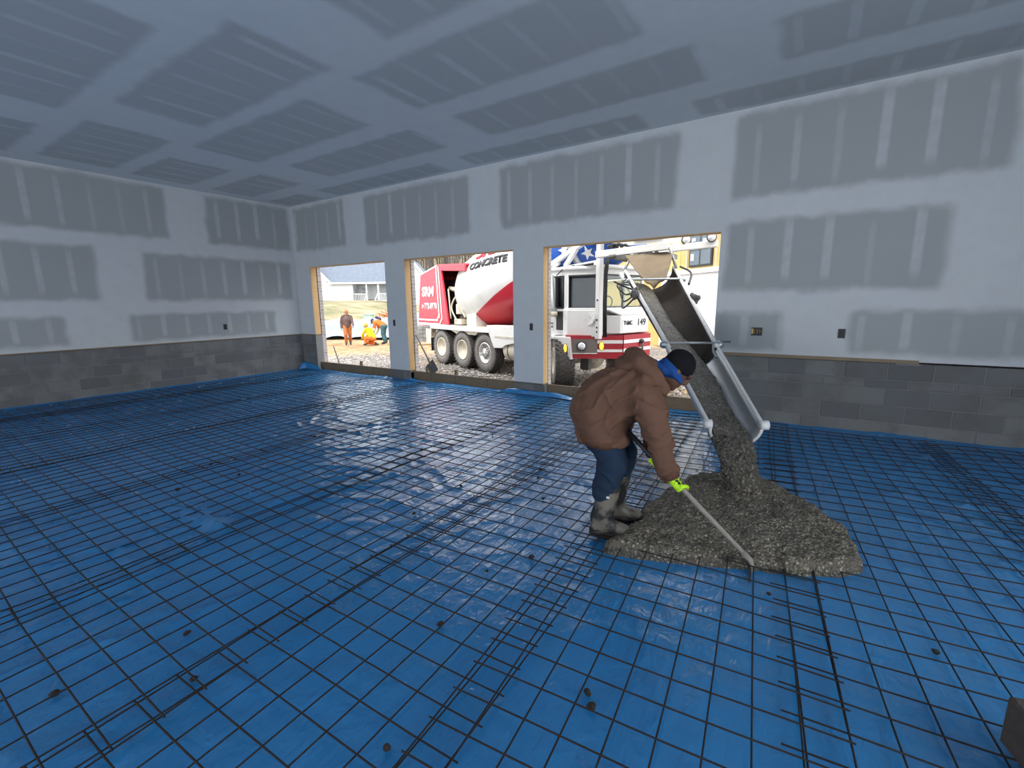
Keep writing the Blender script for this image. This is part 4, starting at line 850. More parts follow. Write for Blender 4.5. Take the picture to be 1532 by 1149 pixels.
# canvas discharge apron hanging into the chute
v = []; nu, nv = 14, 10
for j in range(nv + 1):
    t_ = j / nv
    for i in range(nu + 1):
        s_ = i / nu * 2 - 1; w_ = (1 - .55 * t_ ** 1.6)
        top = Vector((-2.53 + .42 * s_, 8.46 + .06 * s_, 2.42)); bot = Vector((-2.22 + .42 * s_ * .45, 7.78 + .05 * s_, 1.80 + .16 * abs(s_)))
        p_ = top.lerp(bot, t_); p_.z += -.10 * (1 - s_ * s_) * math.sin(PI * min(1, t_ * 1.1)) + .015 * math.sin(9 * s_ + 4 * t_) * t_; p_.y -= .10 * math.sin(PI * t_) * (1 - s_ * s_); v.append(p_)
q = MB(); q.add(v, [(j * (nu + 1) + i, j * (nu + 1) + i + 1, (j + 1) * (nu + 1) + i + 1, (j + 1) * (nu + 1) + i) for j in range(nv) for i in range(nu)])
o = w2(q, 'canvas_apron', 'tan', smooth=True); so = o.modifiers.new('s', 'SOLIDIFY'); so.thickness = .012

# ---- chute: two half-round troughs
CT, CE = Vector((-2.55, 8.55, 2.20)), Vector((-.41, 3.92, .60))
def chute_at(t_, w): 
    d_ = (CE - CT).normalized(); lat = Vector((-d_.y, d_.x, 0)).normalized() * -1; lat = Vector((d_.y, -d_.x, 0)).normalized() * -1
    nrm = d_.cross(lat).normalized()
    if nrm.z < 0: nrm = -nrm
    return CT.lerp(CE, t_), d_, lat, nrm
def cw(t_): return float(np.interp(t_, [0, .55, .70, 1], [.86, .56, .49, .37]))
def trough(t0, t1, depth, name, mat, parent, th=.012, wo=0., n=14, m_=12):
    q = MB(); v = []
    for j in range(m_ + 1):
        t_ = t0 + (t1 - t0) * j / m_; c_, d_, lat, nrm = chute_at(t_, 0); w = cw(t_) / 2 + wo
        for i in range(n + 1):
            a = PI * i / n; v.append(c_ + lat * (math.cos(a) * w) - nrm * (math.sin(a) ** .8 * depth * w))
    q.add(v, [(j * (n + 1) + i, j * (n + 1) + i + 1, (j + 1) * (n + 1) + i + 1, (j + 1) * (n + 1) + i) for j in range(m_) for i in range(n)])
    o = w2(q, name, mat, parent, True); so = o.modifiers.new('s', 'SOLIDIFY'); so.thickness = th; so.offset = 0; return o
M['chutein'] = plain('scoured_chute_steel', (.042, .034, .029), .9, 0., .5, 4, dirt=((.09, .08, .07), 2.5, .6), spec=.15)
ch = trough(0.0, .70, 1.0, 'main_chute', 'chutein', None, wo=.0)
ch2 = trough(.675, 1.0, 1.0, 'extension_chute', 'steel', None, wo=.012)
def rims(t0, t1, parent, wo, r=.02):
    for sg in (-1, 1):
        pth = []
        for j in range(13):
            t_ = t0 + (t1 - t0) * j / 12; c_, d_, lat, nrm = chute_at(t_, 0); pth.append(c_ + lat * sg * (cw(t_) / 2 + wo))
        w2(MB().tube(pth, r, 8), 'rim_rail', 'wstripe', parent, True)
rims(0, .70, ch, .015, .026); rims(.675, 1.0, ch2, .02, .017)
for t_, w_ in ((.17, .018), (.685, .012)):
    c_, d_, lat, nrm = chute_at(t_, 0); h_ = cw(t_) / 2 + .04
    w2(MB().tube([c_ - lat * h_ + nrm * .02, c_ + lat * h_ + nrm * .02], w_, 8), 'cross_bar', 'steel', ch if t_ < .5 else ch2, True)
    for sg in (-1, 1): w2(MB().ell(c_ + lat * sg * (h_ + .01), .05, .05, .045), 'pivot_clamp', 'steel', ch if t_ < .5 else ch2, True)
c_, d_, lat, nrm = chute_at(.685, 0)
for sg in (1,):
    w2(MB().bar(c_ + lat * sg * (cw(.685) / 2 + .02) + nrm * .03, c_ + lat * sg * (cw(.685) / 2 + .16) + nrm * .035, .02, .02), 'latch_handle', 'black', ch2)
    w2(MB().tube([c_ + lat * sg * .25 + nrm * .01 - d_ * .02, c_ + lat * sg * .235 - nrm * .06 + d_ * .08, c_ + lat * sg * .24 - nrm * .07 + d_ * .17], .022, 8), 'hinge_arm', 'steel', ch2, True)
# lip of the extension: raised collar and round bumpers
q = MB(); v = []; c_, d_, lat, nrm = chute_at(1.0, 0)
pth = [c_ + lat * (math.cos(PI * i / 16) * (cw(1) / 2 + .012)) - nrm * (math.sin(PI * i / 16) ** .8 * (cw(1) / 2 + .012)) for i in range(17)]
w2(MB().tube(pth, .013, 8), 'lip', 'wstripe', ch2, True)
for sg in (-1, 1): w2(MB().lathe([(-.035, .02), (-.03, .038), (.03, .038), (.035, .02)], 14, c_ + lat * sg * (cw(1) / 2 + .03) - d_ * .02, lat), 'bumper_roller', 'wstripe', ch2, True)
# folding cylinder, hoses and clutter on the left rail
c_, d_, lat, nrm = chute_at(.34, 0)
for t_, sg in ((.30, -1), (.33, -1), (.36, 1), (.38, 1)):
    c_, d_, lat, nrm = chute_at(t_, 0); q = MB()
    for k in range(6): q.ell(c_ + lat * sg * (cw(t_) / 2 + .06) + Vector((random.uniform(-.05, .05), random.uniform(-.05, .05), random.uniform(-.04, .06))), .035, .035, .04, nu=7, nv=5)
    w2(q, 'caked_fitting', 'dsteel', ch)
for k in range(4):
    c0 = chute_at(.10 + .04 * k, 0); c1 = chute_at(.33 - .02 * k, 0); w0, w1 = cw(.1) / 2 + .05, cw(.33) / 2 + .06
    a_, b_ = c0[0] - c0[2] * w0, c1[0] - c1[2] * w1; mid = a_.lerp(b_, .45) - c0[2] * (.12 + .05 * k) + Vector((0, 0, -.18 + .09 * k)); m2 = a_.lerp(b_, .75) - c0[2] * (.16 - .02 * k) + Vector((0, 0, -.28 + .1 * k))
    w2(MB().tube(curve([a_, a_.lerp(mid, .5) - c0[2] * .05, mid, m2, b_]), .013, 6), 'hydraulic_hose', 'black', ch, True)
c0, c1 = chute_at(.04, 0), chute_at(.30, 0)
w2(MB().bar(c0[0] - c0[2] * (cw(.04) / 2 + .10) - c0[3] * .05, c1[0] - c1[2] * (cw(.3) / 2 + .08) - c1[3] * .05, .05), 'side_beam', 'white', ch)
w2(MB().tube(curve([c0[0] + c0[2] * .52 + Vector((0, 0, .05)), c0[0].lerp(c1[0], .35) + c0[2] * .60 + Vector((0, 0, .06)), c0[0].lerp(c1[0], .7) + c0[2] * .47]), .018, 8), 'hydraulic_hose', 'black', ch, True)
w2(MB().tube([boomB + Vector((.02, 0, -.02)), c0[0] + c0[2] * .45 + Vector((0, 0, .02))], .025, 8), 'support_link', 'steel', ch, True)
w2(MB().tube([boomA.lerp(boomB, .55) + Vector((0, 0, -.02)), c0[0] - c0[2] * .45 + Vector((0, 0, .02))], .025, 8), 'support_link', 'steel', ch, True)
# ---- concrete lying in the chute
def flow_mesh(name, t0, t1, fill, parent, seedv):
    q = MB(); v = []; n, m_ = 26, 90
    for j in range(m_ + 1):
        t_ = t0 + (t1 - t0) * j / m_; c_, d_, lat, nrm = chute_at(t_, 0); w = cw(t_) / 2 - .008
        f0, f1 = fill(t_)
        for i in range(n + 1):
            k = f0 + (f1 - f0) * i / n; dp = -math.sqrt(max(0, 1 - k * k)) ** .8 * w
            hgt = dp + (w * .52) * max(0, 1 - ((i / n - .5) * 2) ** 2) ** .6 * min(1, (1 - abs(k)) * 3 + .3)
            v.append(c_ + lat * (k * w) + nrm * (min(hgt, w * .1) + .004))
    q.add(v, [(j * (n + 1) + i, j * (n + 1) + i + 1, (j + 1) * (n + 1) + i + 1, (j + 1) * (n + 1) + i) for j in range(m_) for i in range(n)])
    o = q.build(name, M['flow'], parent, True)
    return o
flow = flow_mesh('wet_concrete_flow', .10, 1.01, lambda t_: (-.97, .18 + .50 * min(1, max(0, (t_ - .45) / .3)) - .05 * max(0, (t_ - .8) / .2)), None, 1)
displace(flow, lambda c, n: .012 * fbm(c * 16, 3) + .006 * vnoise(c * 55))
tag(flow, 'wet grey concrete with stones sliding down the metal chute', 'concrete')

# ================================================================ FRESH CONCRETE ON THE FLOOR
PILE = np.array([(-.97, 2.60), (-.80, 2.62), (-.6, 2.68), (-.38, 2.76), (-.17, 2.83), (.03, 2.90), (.2, 2.97), (.33, 3.05), (.39, 3.19), (.41, 3.38), (.35, 3.57), (.21, 3.79), (.0, 4.05), (-.2, 4.25), (-.5, 4.32), (-.7, 4.14), (-.84, 3.75), (-.93, 3.31), (-.90, 3.05), (-.92, 2.80)])
def sdist(x, y, poly):
    d = np.full(x.shape, 1e9); ins = np.zeros(x.shape, bool); n = len(poly)
    for i in range(n):
        a, b = poly[i], poly[(i + 1) % n]; e = b - a; t_ = np.clip(((x - a[0]) * e[0] + (y - a[1]) * e[1]) / (e @ e), 0, 1)
        d = np.minimum(d, np.hypot(x - a[0] - t_ * e[0], y - a[1] - t_ * e[1])); c_ = ((a[1] > y) != (b[1] > y)) & (x < (b[0] - a[0]) * (y - a[1]) / (b[1] - a[1] + 1e-12) + a[0]); ins ^= c_
    return np.where(ins, d, -d)
xs = np.arange(-1.1, .52, .011); ys = np.arange(2.5, 4.45, .011); X, Y = np.meshgrid(xs, ys); P3 = np.stack([X, Y, X * 0], -1)
d = sdist(X, Y, PILE) + .035 * fbm(P3 * 5, 3)
r = np.hypot((X + .33), (Y - 3.75)); Zp = .012 + .05 * np.clip(d / .03, 0, 1) ** .5 + .062 * (1 - np.exp(-np.clip(d, 0, 9) / .22)) + .035 * np.exp(-(r / .5) ** 2) + .020 * fbm(P3 * 7, 3) + .016 * np.abs(vnoise(P3 * 34)) + .010 * vnoise(P3 * 62)
# furrow pulled by the rake
fu = np.abs((Y - 2.86) * .93 - (X + .17) * .10 - .03); Zp -= .035 * np.exp(-(fu / .09) ** 2) * (X > -.75) * (X < 0.0)
Zp = np.where(d < 0, -.02, Zp)
pile = heightfield('wet_concrete_pile', xs, ys, Zp, M['wet'])
import bmesh
bm = bmesh.new(); bm.from_mesh(pile.data); bmesh.ops.delete(bm, geom=[f for f in bm.faces if all(v.co.z < -.015 for v in f.verts)], context='FACES'); bm.to_mesh(pile.data); bm.free()
tag(pile, 'spreading heap of wet grey concrete poured on the blue plastic', 'concrete')
q = MB(); c_, d_, lat, nrm = chute_at(1.0, 0); dh = Vector((d_.x, d_.y, 0)).normalized()
for (t_, off, z, wa, wb_) in ((-.12, -.02, .60, .165, .075),):
    pass
secs = []
for k, (fw, z, wa, wb_, sd) in enumerate(((-.45, .61, .10, .04, -.03), (-.25, .555, .135, .05, -.032), (-.08, .505, .155, .06, -.03), (.04, .452, .162, .07, -.022), (.13, .37, .142, .075, -.012), (.18, .26, .132, .072, -.004), (.205, .16, .125, .075, .0), (.215, .05, .15, .10, .0))):
    p_ = Vector((c_.x, c_.y, 0)) + dh * fw + lat * sd; secs.append(((p_.x, p_.y, z), lat * wa, (dh * .75 + Vector((0, 0, .66 if k < 2 else .3))).normalized() * wb_))
q.loft(secs, 22); st_ = q.build('falling_stream', M['flow'], pile, True); remesh(st_, .011, 3)
displace(st_, lambda c, n: .014 * fbm(c * np.array([24, 24, 6]), 3) + .006 * vnoise(c * 70))

# ================================================================ PEOPLE
def limb(q, pts, rad, n=14):
    P = [Vector(p) for p in pts]; path, R = [], []
    for i in range(len(P) - 1):
        for k in range(4): t_ = k / 4; path.append(P[i].lerp(P[i + 1], t_)); R.append(rad[i] + (rad[i + 1] - rad[i]) * t_)
    path.append(P[-1]); R.append(rad[-1]); q.tube(path, R, n)
    for p, r_ in zip(P, rad): q.ell(p, r_ * .995, r_ * .995, r_ * .995, nu=14, nv=8)
def head(q, c, face, crown, s=1.):
    c, f, u = Vector(c), Vector(face).normalized(), Vector(crown); u = (u - f * u.dot(f)).normalized(); l_ = u.cross(f); Mx = Matrix((f, l_, u)).transposed()
    P = lambda x, y, z: c + Mx @ Vector((x * s, y * s, z * s))
    q.ell(P(-.01, 0, .03), .098 * s, .077 * s, .092 * s, Mx); q.ell(P(.022, 0, -.045), .068 * s, .058 * s, .075 * s, Mx); q.ell(P(.062, 0, -.095), .028 * s, .035 * s, .024 * s, Mx)
    q.ell(P(.092, 0, -.012), .026 * s, .015 * s, .030 * s, Mx); q.ell(P(.085, 0, .035), .02 * s, .055 * s, .014 * s, Mx); q.ell(P(.082, 0, -.062), .014 * s, .026 * s, .012 * s, Mx)
    for y in (-.077, .077): q.ell(P(-.005, y, -.01), .022 * s, .012 * s, .034 * s, Mx)
    return P, Mx
def hand(q, wrist, dirn, side, palm_n, s=1., curl=.9):
    # palm and five separate fingers; dirn points to the fingertips, side to the thumb
    w, d_, t_ = Vector(wrist), Vector(dirn).normalized(), Vector(side); t_ = (t_ - d_ * t_.dot(d_)).normalized(); n_ = Vector(palm_n); n_ = (n_ - d_ * n_.dot(d_) - t_ * n_.dot(t_)).normalized()
    q.loft([(w, t_ * .026 * s, n_ * .02 * s), (w + d_ * .035 * s, t_ * .038 * s, n_ * .017 * s), (w + d_ * .08 * s, t_ * .042 * s, n_ * .015 * s), (w + d_ * .095 * s, t_ * .036 * s, n_ * .012 * s)], 14)
    for k, L in enumerate((.072, .08, .075, .058)):
        b_ = w + d_ * .088 * s + t_ * (.031 - .0205 * k) * s; a = 0; pts = [b_]; dd = d_.copy()
        for j, fr in enumerate((.42, .33, .25)):
            a = curl * (.35 + .5 * j); dd = (d_ * math.cos(a) + n_ * math.sin(a)); pts.append(pts[-1] + dd * L * fr * s)
        limb(q, pts, [.0095 * s, .009 * s, .0085 * s, .0075 * s], 8)
    b_ = w + d_ * .03 * s + t_ * .03 * s; limb(q, [b_, b_ + (d_ * .5 + t_ * .8 + n_ * .2) * .035 * s, b_ + (d_ * .85 + t_ * .75 + n_ * .5) * .055 * s], [.012 * s, .0105 * s, .009 * s], 8)
def rename(o, name): o.name = name; o.data.name = name; return o

# ---- the worker bending over the fresh concrete
WO = (-1.0, 2.88, 0.0); WR = math.atan2(.36, .93)
def K(t_, s_, z): return Vector((1.03 * t_, 1.03 * s_, 1.03 * z - .048))
jR = dict(hip=K(-.15, -.08, .86), knee=K(-.045, -.10, .55), ank=K(-.10, -.10, .15)); jL = dict(hip=K(-.13, .09, .86), knee=K(.02, .11, .55), ank=K(-.015, .15, .15))
shR, elR, wrR = K(.125, -.165, 1.075), K(.195, -.225, .84), K(.285, -.20, .565); shL, elL, wrL = K(.16, .17, 1.08), K(.20, .24, .90), K(.10, .04, .80)
hL = K(.338, -.185, .492).lerp(K(.745, -.315, .115), -.30); wrL = hL + Vector((-.005, .075, .05)); elL = K(.235, .14, .83)
HC = K(.325, 0, 1.165); FD, CD = Vector((.70, 0, -.71)), Vector((.66, 0, .75))
q = MB()
for j in (jR, jL):
    limb(q, [j['hip'], j['knee'], j['ank']], [.085, .056, .042]); a = j['ank']; limb(q, [a + Vector((-.04, 0, -.06)), a + Vector((.04, 0, -.08)), a + Vector((.14, 0, -.085))], [.045, .042, .035])
sec = lambda B, F, w: ((K(B[0], 0, B[1]) + K(F[0], 0, F[1])) / 2, (K(B[0], 0, B[1]) - K(F[0], 0, F[1])) / 2, Vector((0, w, 0)))
q.loft([sec((-.24, .80), (-.02, .74), .15), sec((-.26, .93), (.04, .80), .16), sec((-.17, 1.08), (.12, .88), .165), sec((-.02, 1.17), (.19, .97), .165), sec((.10, 1.20), (.22, 1.05), .12), sec((.16, 1.2), (.24, 1.10), .06)], 18)
limb(q, [K(.19, 0, 1.14), HC - CD * .02], [.062, .058]); HP, HM = head(q, HC, FD, CD)
for a, b, c in ((shR, elR, wrR), (shL, elL, wrL)): limb(q, [a, b, c], [.062, .045, .032])
worker = q.build('person', M['skin'], None, True); remesh(worker, .009, 4); rename(worker, 'person')
worker.location = WO; worker.rotation_euler = (0, 0, WR)
tag(worker, 'worker in brown hooded jacket, jeans and rubber boots bending over the fresh concrete', 'person')
for y in (-.032, .032): MB().ell(HP(.083, y, .018), .010, .012, .008, HM).build('eye', M['black'], worker, True)
# jacket
q = MB()
q.loft([sec((-.285, .725), (.045, .695), .215), sec((-.315, .82), (.06, .735), .228), sec((-.315, .93), (.065, .78), .226), sec((-.29, 1.02), (.085, .835), .215), sec((-.19, 1.115), (.14, .885), .215), sec((-.07, 1.19), (.19, .945), .215), sec((.05, 1.225), (.235, 1.01), .195), sec((.14, 1.235), (.255, 1.08), .13), sec((.18, 1.235), (.26, 1.11), .10)], 26)
limb(q, [shR + Vector((-.01, .02, 0)), elR, wrR], [.108, .090, .060], 18); limb(q, [shL + Vector((0, -.02, 0)), elL, wrL], [.105, .085, .058], 18)
jk = q.build('jacket', M['jacket'], worker, True); remesh(jk, .010, 8)
def wrinkle(c, n):
    # creases: across the sleeve, across the waist and pulling from the armpit
    w = fbm(c * 3.1, 2); arm = np.exp(-((c[:, 1] + .21) / .09) ** 2) * (c[:, 0] > .08)
    rg = lambda v, k=.16: np.exp(-(v / k) ** 2)
    a = rg(vnoise(np.stack([c[:, 0] * 5 + w, c[:, 1] * 4, c[:, 2] * 15 + c[:, 0] * 8 + w * 2], -1))); b = rg(vnoise(np.stack([c[:, 0] * 9 - c[:, 2] * 6 + w * 2, c[:, 1] * 4.5, c[:, 2] * 5 + w], -1))); e = rg(vnoise(np.stack([c[:, 0] * 4 + c[:, 2] * 5 + 9, c[:, 1] * 7 + w, c[:, 2] * 11 - c[:, 0] * 7], -1)), .12)
    return .019 * arm * a + (1 - arm) * (.019 * b + .014 * e) + .006 * fbm(c * 9, 2) - .006
displace(jk, wrinkle)
so = secs = None
q = MB(); q.loft([sec((-.280, .700), (.045, .668), .205), sec((-.298, .735), (.055, .70), .220), sec((-.296, .77), (.055, .72), .216)], 30); o = q.build('hem_band', M['rib'], worker, True)
def cuff(wr, el, r0, name='cuff'):
    d_ = (wr - el).normalized(); q = MB(); q.tube([wr - d_ * .03, wr - d_ * .02, wr + d_ * .03, wr + d_ * .035], [r0 * .9, r0 * 1.06, r0 * 1.0, r0 * .8], 18); return q.build(name, M['rib'], worker, True)
cuff(wrR, elR, .060); cuff(wrL, elL, .058)
# hood lying on the shoulders
q = MB()
pth = [K(.24, -.125, 1.07), K(.165, -.15, 1.155), K(.09, -.14, 1.225), K(.06, 0, 1.25), K(.09, .14, 1.225), K(.165, .15, 1.155), K(.24, .125, 1.07)]
limb(q, pth, [.038, .05, .058, .06, .058, .05, .038], 14)
q.ell(K(.045, 0, 1.215), .115, .17, .055, Matrix.Rotation(math.radians(-22), 3, 'Y')); q.ell(K(.125, 0, 1.19), .09, .13, .07)
hd = q.build('hood', M['jacket'], worker, True); remesh(hd, .010, 5); displace(hd, lambda c, n: .012 * (1 - np.abs(vnoise(np.stack([c[:, 0] * 14 + c[:, 2] * 8, c[:, 1] * 6, c[:, 2] * 12], -1)))) ** 3 + .004 * fbm(c * 12, 2))
# blue neck warmer and black beanie
q = MB()
ax = (HC - K(.19, 0, 1.15)); c0 = HC - CD * .055 - FD * .01
q.loft([(K(.215, 0, 1.165), FD * .075, Vector((0, .075, 0))), (K(.25, 0, 1.175), FD * .100, Vector((0, .094, 0))), (HC - CD * .04 - FD * .014, FD * .106, Vector((0, .093, 0))), (HC + CD * .012 - FD * .03, FD * .082, Vector((0, .083, 0)))], 22)
gt = q.build('neck_warmer', M['gaiter'], worker, True); remesh(gt, .008, 4); displace(gt, lambda c, n: .007 * vnoise(np.stack([c[:, 0] * 30 + c[:, 2] * 12, c[:, 1] * 10, c[:, 2] * 20], -1)))
q = MB(); q.ell(HP(-.016, 0, .048), .101, .083, .092, HM, 20, 12); q.loft([(HP(-.012, 0, .005), HM @ Vector((.098, 0, .018)), HM @ Vector((0, .083, 0))), (HP(-.012, 0, .045), HM @ Vector((.103, 0, .014)), HM @ Vector((0, .087, 0)))], 22)
bn = q.build('beanie', M['beanie'], worker, True); remesh(bn, .008, 4)
# jeans
q = MB(); q.loft([sec((-.25, .78), (-.02, .735), .16), sec((-.245, .70), (-.01, .69), .16), sec((-.22, .64), (-.02, .66), .15)], 20)
for j in (jR, jL): limb(q, [j['hip'] + Vector((0, 0, -.05)), j['knee'] + Vector((0, 0, .03)), j['ank'] + Vector((-.005, 0, .22))], [.112, .098, .076], 18)
jn = q.build('jeans', M['jean'], worker, True); remesh(jn, .011, 6)
displace(jn, lambda c, n: .012 * (1 - np.abs(vnoise(np.stack([c[:, 0] * 9, c[:, 1] * 6, c[:, 2] * 20 + c[:, 0] * 9], -1)))) ** 3 * (.4 + np.exp(-((c[:, 2] - .45) / .12) ** 2)) + .004 * fbm(c * 9, 2))
# boots
for j, sd in ((jR, -1), (jL, 1)):
    a = j['ank']; q = MB(); bx = a.x; by = a.y
    kn = j['knee']; tp = a.lerp(kn, (.385 - a.z) / (kn.z - a.z)); q.loft([(tp, (.080, 0, 0), (0, .074, 0)), (a.lerp(kn, (.25 - a.z) / (kn.z - a.z)) - Vector((.012, 0, 0)), (.076, 0, 0), (0, .070, 0)), ((bx - .012, by, .15), (.076, 0, 0), (0, .066, 0)), ((bx, by, .10), (.092, 0, 0), (0, .060, 0))], 20)
    q.loft([((bx - .085, by, .075), (0, .038, 0), (0, 0, .035)), ((bx - .05, by, .088), (0, .052, 0), (0, 0, .062)), ((bx + .03, by, .08), (0, .052, 0), (0, 0, .056)), ((bx + .11, by, .065), (0, .056, 0), (0, 0, .042)), ((bx + .165, by, .055), (0, .048, 0), (0, 0, .032)), ((bx + .19, by, .05), (0, .028, 0), (0, 0, .02))], 20)
    bt = q.build('boot', M['boot'], worker, True); remesh(bt, .010, 6); displace(bt, lambda c, n: .004 * fbm(c * 12, 3))
    q = MB(); q.prism([(bx - .095, by - .03), (bx - .08, by - .045), (bx, by - .045), (bx + .1, by - .058), (bx + .17, by - .045), (bx + .195, by), (bx + .17, by + .045), (bx + .1, by + .058), (bx, by + .045), (bx - .08, by + .045), (bx - .095, by + .03)], .028, .05, 'z'); bevel(q.build('sole', M['sole'], bt), .005)
MB().box(jR['ank'].x + .015, jR['ank'].x + .036, jR['ank'].y - .077, jR['ank'].y - .070, .315, .327).build('boot_logo', M['wstripe'], worker)
# rake (come-along) in both hands
Mw = Matrix.Translation(Vector(WO)) @ Matrix.Rotation(WR, 4, 'Z')
RH = Mw @ K(.745, -.315, .10); HR = Mw @ K(.338, -.185, .492); RT = HR + (HR - RH).normalized() * .46
rake = empty('concrete_rake', RH, 0, 'long grey-handled concrete rake held by the bending worker', 'rake')
ra = (RT - RH).normalized()
q = MB(); q.tube([Vector((0, 0, 0)), (HR - RH) * .5, HR - RH, RT - RH], [.0145, .015, .0155, .0155], 12); q.build('handle', M['handle'], rake, True)
q = MB(); q.tube([HR - RH - ra * .02, RT - RH], .0165, 12); q.build('grip', M['black'], rake, True)
q = MB(); q.tube([ra * .06, Vector((0, 0, 0)), Vector((.015, -.015, -.03)), Vector((.01, -.03, -.07))], [.018, .017, .012, .009], 10); q.build('socket', M['handle'], rake, True)
lt = Vector((-ra.y, ra.x, 0)).normalized()
q = MB(); q.slab([Vector((.01, -.03, -.035)) + lt * .12, Vector((.01, -.03, -.035)) - lt * .12, Vector((.0, -.045, -.11)) - lt * .12, Vector((.0, -.045, -.11)) + lt * .12], .006); q.build('blade', M['rust'], rake)
# gloves gripping the handle
def glove(cw_, axis, palm_dir, wrist, name='glove'):
    # fingers wrap the handle: axis along it, palm_dir from the handle to the back of the hand
    q = MB(); ax_ = axis.normalized(); pd = (palm_dir - ax_ * palm_dir.dot(ax_)).normalized(); td = ax_.cross(pd)
    wv = (wrist - cw_)
    q.loft([(wrist, ax_ * .032, td * .026), (cw_ + wv * .45 + pd * .016, ax_ * .042, td * .022), (cw_ + pd * .030, ax_ * .046, td * .024), (cw_ + pd * .030 + td * .012 - wv * .05, ax_ * .043, td * .018)], 16)
    for k in range(4):
        b_ = cw_ + ax_ * (-.034 + .023 * k); R_ = .0275; pts = []
        for i in range(7):
            a = math.radians(20 + i * (36 - 1.5 * k)); pts.append(b_ + pd * math.cos(a) * R_ + td * math.sin(a) * R_)
        limb(q, pts, [.0125, .0125, .012, .0118, .0115, .011, .0095], 9)
    b_ = cw_ + ax_ * .030; pts = [b_ + pd * math.cos(a) * .03 - td * math.sin(a) * .03 + ax_ * (.012 * i) for i, a in enumerate((.3, .9, 1.6, 2.3))]; limb(q, pts, [.015, .0135, .0125, .011], 9)
    o = q.build(name, M['hivis'], worker, True); remesh(o, .0045, 2); return o
Mwi = Mw.inverted(); axl = Mwi.to_3x3() @ ra
hR = Mwi @ HR; glove(hR, -axl, Vector((-.35, -.75, .45)), wrR + (wrR - elR).normalized() * .03)
glove(hL, -axl, Vector((.35, .85, .25)), hL + Vector((-.005, .075, .045)))

# ---- people working outside, built from joints
def figure(loc, rz, J, mats, label, boots='black', hat='knit', vx=.018, extra=None):
    V = lambda k: Vector(J[k]); q = MB()
    for s_ in 'RL': limb(q, [V('hip' + s_), V('knee' + s_), V('ank' + s_)], [.088, .06, .045], 12); limb(q, [V('ank' + s_), V('toe' + s_)], [.048, .036], 10)
    limb(q, [V('pelvis'), V('chest'), V('neck')], [.135, .14, .06], 14); limb(q, [V('neck'), V('head')], [.058, .055], 10)
    f = Vector(J['face']); P_, M_ = head(q, V('head'), f, Vector(J['crown']))
    for s_ in 'RL':
        limb(q, [V('sh' + s_), V('el' + s_), V('wr' + s_)], [.062, .048, .033], 12); d_ = (V('wr' + s_) - V('el' + s_)).normalized(); hand(q, V('wr' + s_), d_, f, Vector((0, 1 if s_ == 'R' else -1, 0)))
    b = q.build('person', M[mats['skin']], None, True); remesh(b, vx * .6, 2); rename(b, 'person'); b.location = loc; b.rotation_euler = (0, 0, rz); tag(b, label, 'person')
    q = MB(); limb(q, [V('pelvis'), V('pelvis').lerp(V('chest'), .5), V('chest'), V('neck').lerp(V('chest'), .3)], [.165, .165, .175, .10], 16)
    sd = (V('shL') - V('shR')).normalized(); ud = (V('neck') - V('pelvis')).normalized(); fd = sd.cross(ud).normalized()
    q.loft([(V('pelvis') - ud * .06, sd * .185, fd * .135), (V('pelvis').lerp(V('chest'), .5), sd * .20, fd * .14), (V('chest') + ud * .03, sd * .215, fd * .14), (V('neck') - ud * .04, sd * .13, fd * .10)], 18)
    for s_ in 'RL': limb(q, [V('sh' + s_), V('el' + s_), V('wr' + s_)], [.088, .07, .05], 12)
    j_ = q.build('jacket', M[mats['top']], b, True); remesh(j_, vx, 3); displace(j_, lambda c, n: .012 * fbm(c * 7, 2))
    q = MB()
    for s_ in 'RL': limb(q, [V('hip' + s_) + Vector((0, 0, .02)), V('knee' + s_), V('ank' + s_).lerp(V('knee' + s_), .1)], [.12, .09, .07], 14)
    q.ell(V('pelvis') - ud * .05, .15, .17, .13); t_ = q.build('trousers', M[mats['legs']], b, True); remesh(t_, vx, 3); displace(t_, lambda c, n: .010 * fbm(c * 7, 2))
    for s_ in 'RL':
        q = MB(); limb(q, [V('ank' + s_) + Vector((0, 0, .12)) * (1 if J.get('stand', 1) else .2), V('ank' + s_), V('toe' + s_)], [.065, .062, .048], 12); o = q.build('boot', M[boots], b, True); remesh(o, vx, 2)
    q = MB(); q.ell(P_(-.015, 0, .05), .108, .09, .09, M_)
    if hat == 'cap': q.ell(P_(.12, 0, .045), .065, .065, .012, M_)
    if hat == 'hard': q.ell(P_(0, 0, .035), .14, .12, .016, M_)
    o = q.build('hat', M[mats['hat']], b, True); remesh(o, vx * .6, 2)
    if extra: extra(b, V)
    return b
gA = float(gz(np.array(-19.24), np.array(14.51)))
JA = dict(pelvis=(0, 0, .95), chest=(.05, 0, 1.28), neck=(.08, 0, 1.46), head=(.13, 0, 1.60), face=(.85, 0, -.5), crown=(.5, 0, .85), hipR=(0, -.1, .92), hipL=(0, .1, .92), kneeR=(.14, -.1, .52), kneeL=(-.02, .1, .50), ankR=(.02, -.1, .10), ankL=(-.16, .1, .12), toeR=(.16, -.11, .05), toeL=(-.02, .11, .05),
          shR=(.05, -.19, 1.40), shL=(.05, .19, 1.40), elR=(-.04, -.27, 1.12), elL=(.16, .25, 1.14), wrR=(.02, -.27, .86), wrL=(.34, .26, .98))
def hoodie(b, V):
    q = MB(); limb(q, [(-.02, -.10, 1.47), (-.05, 0, 1.46), (-.02, .10, 1.47)], [.05, .06, .05], 10); q.build('hood', M['greyb'], b, True)
figure((-19.24, 14.51, gA), math.radians(-35), JA, dict(skin='skin2', top='greyb', legs='khaki', hat='khaki'), 'person in grey-brown hoodie and rust trousers walking on bare soil', hat='knit', extra=hoodie)
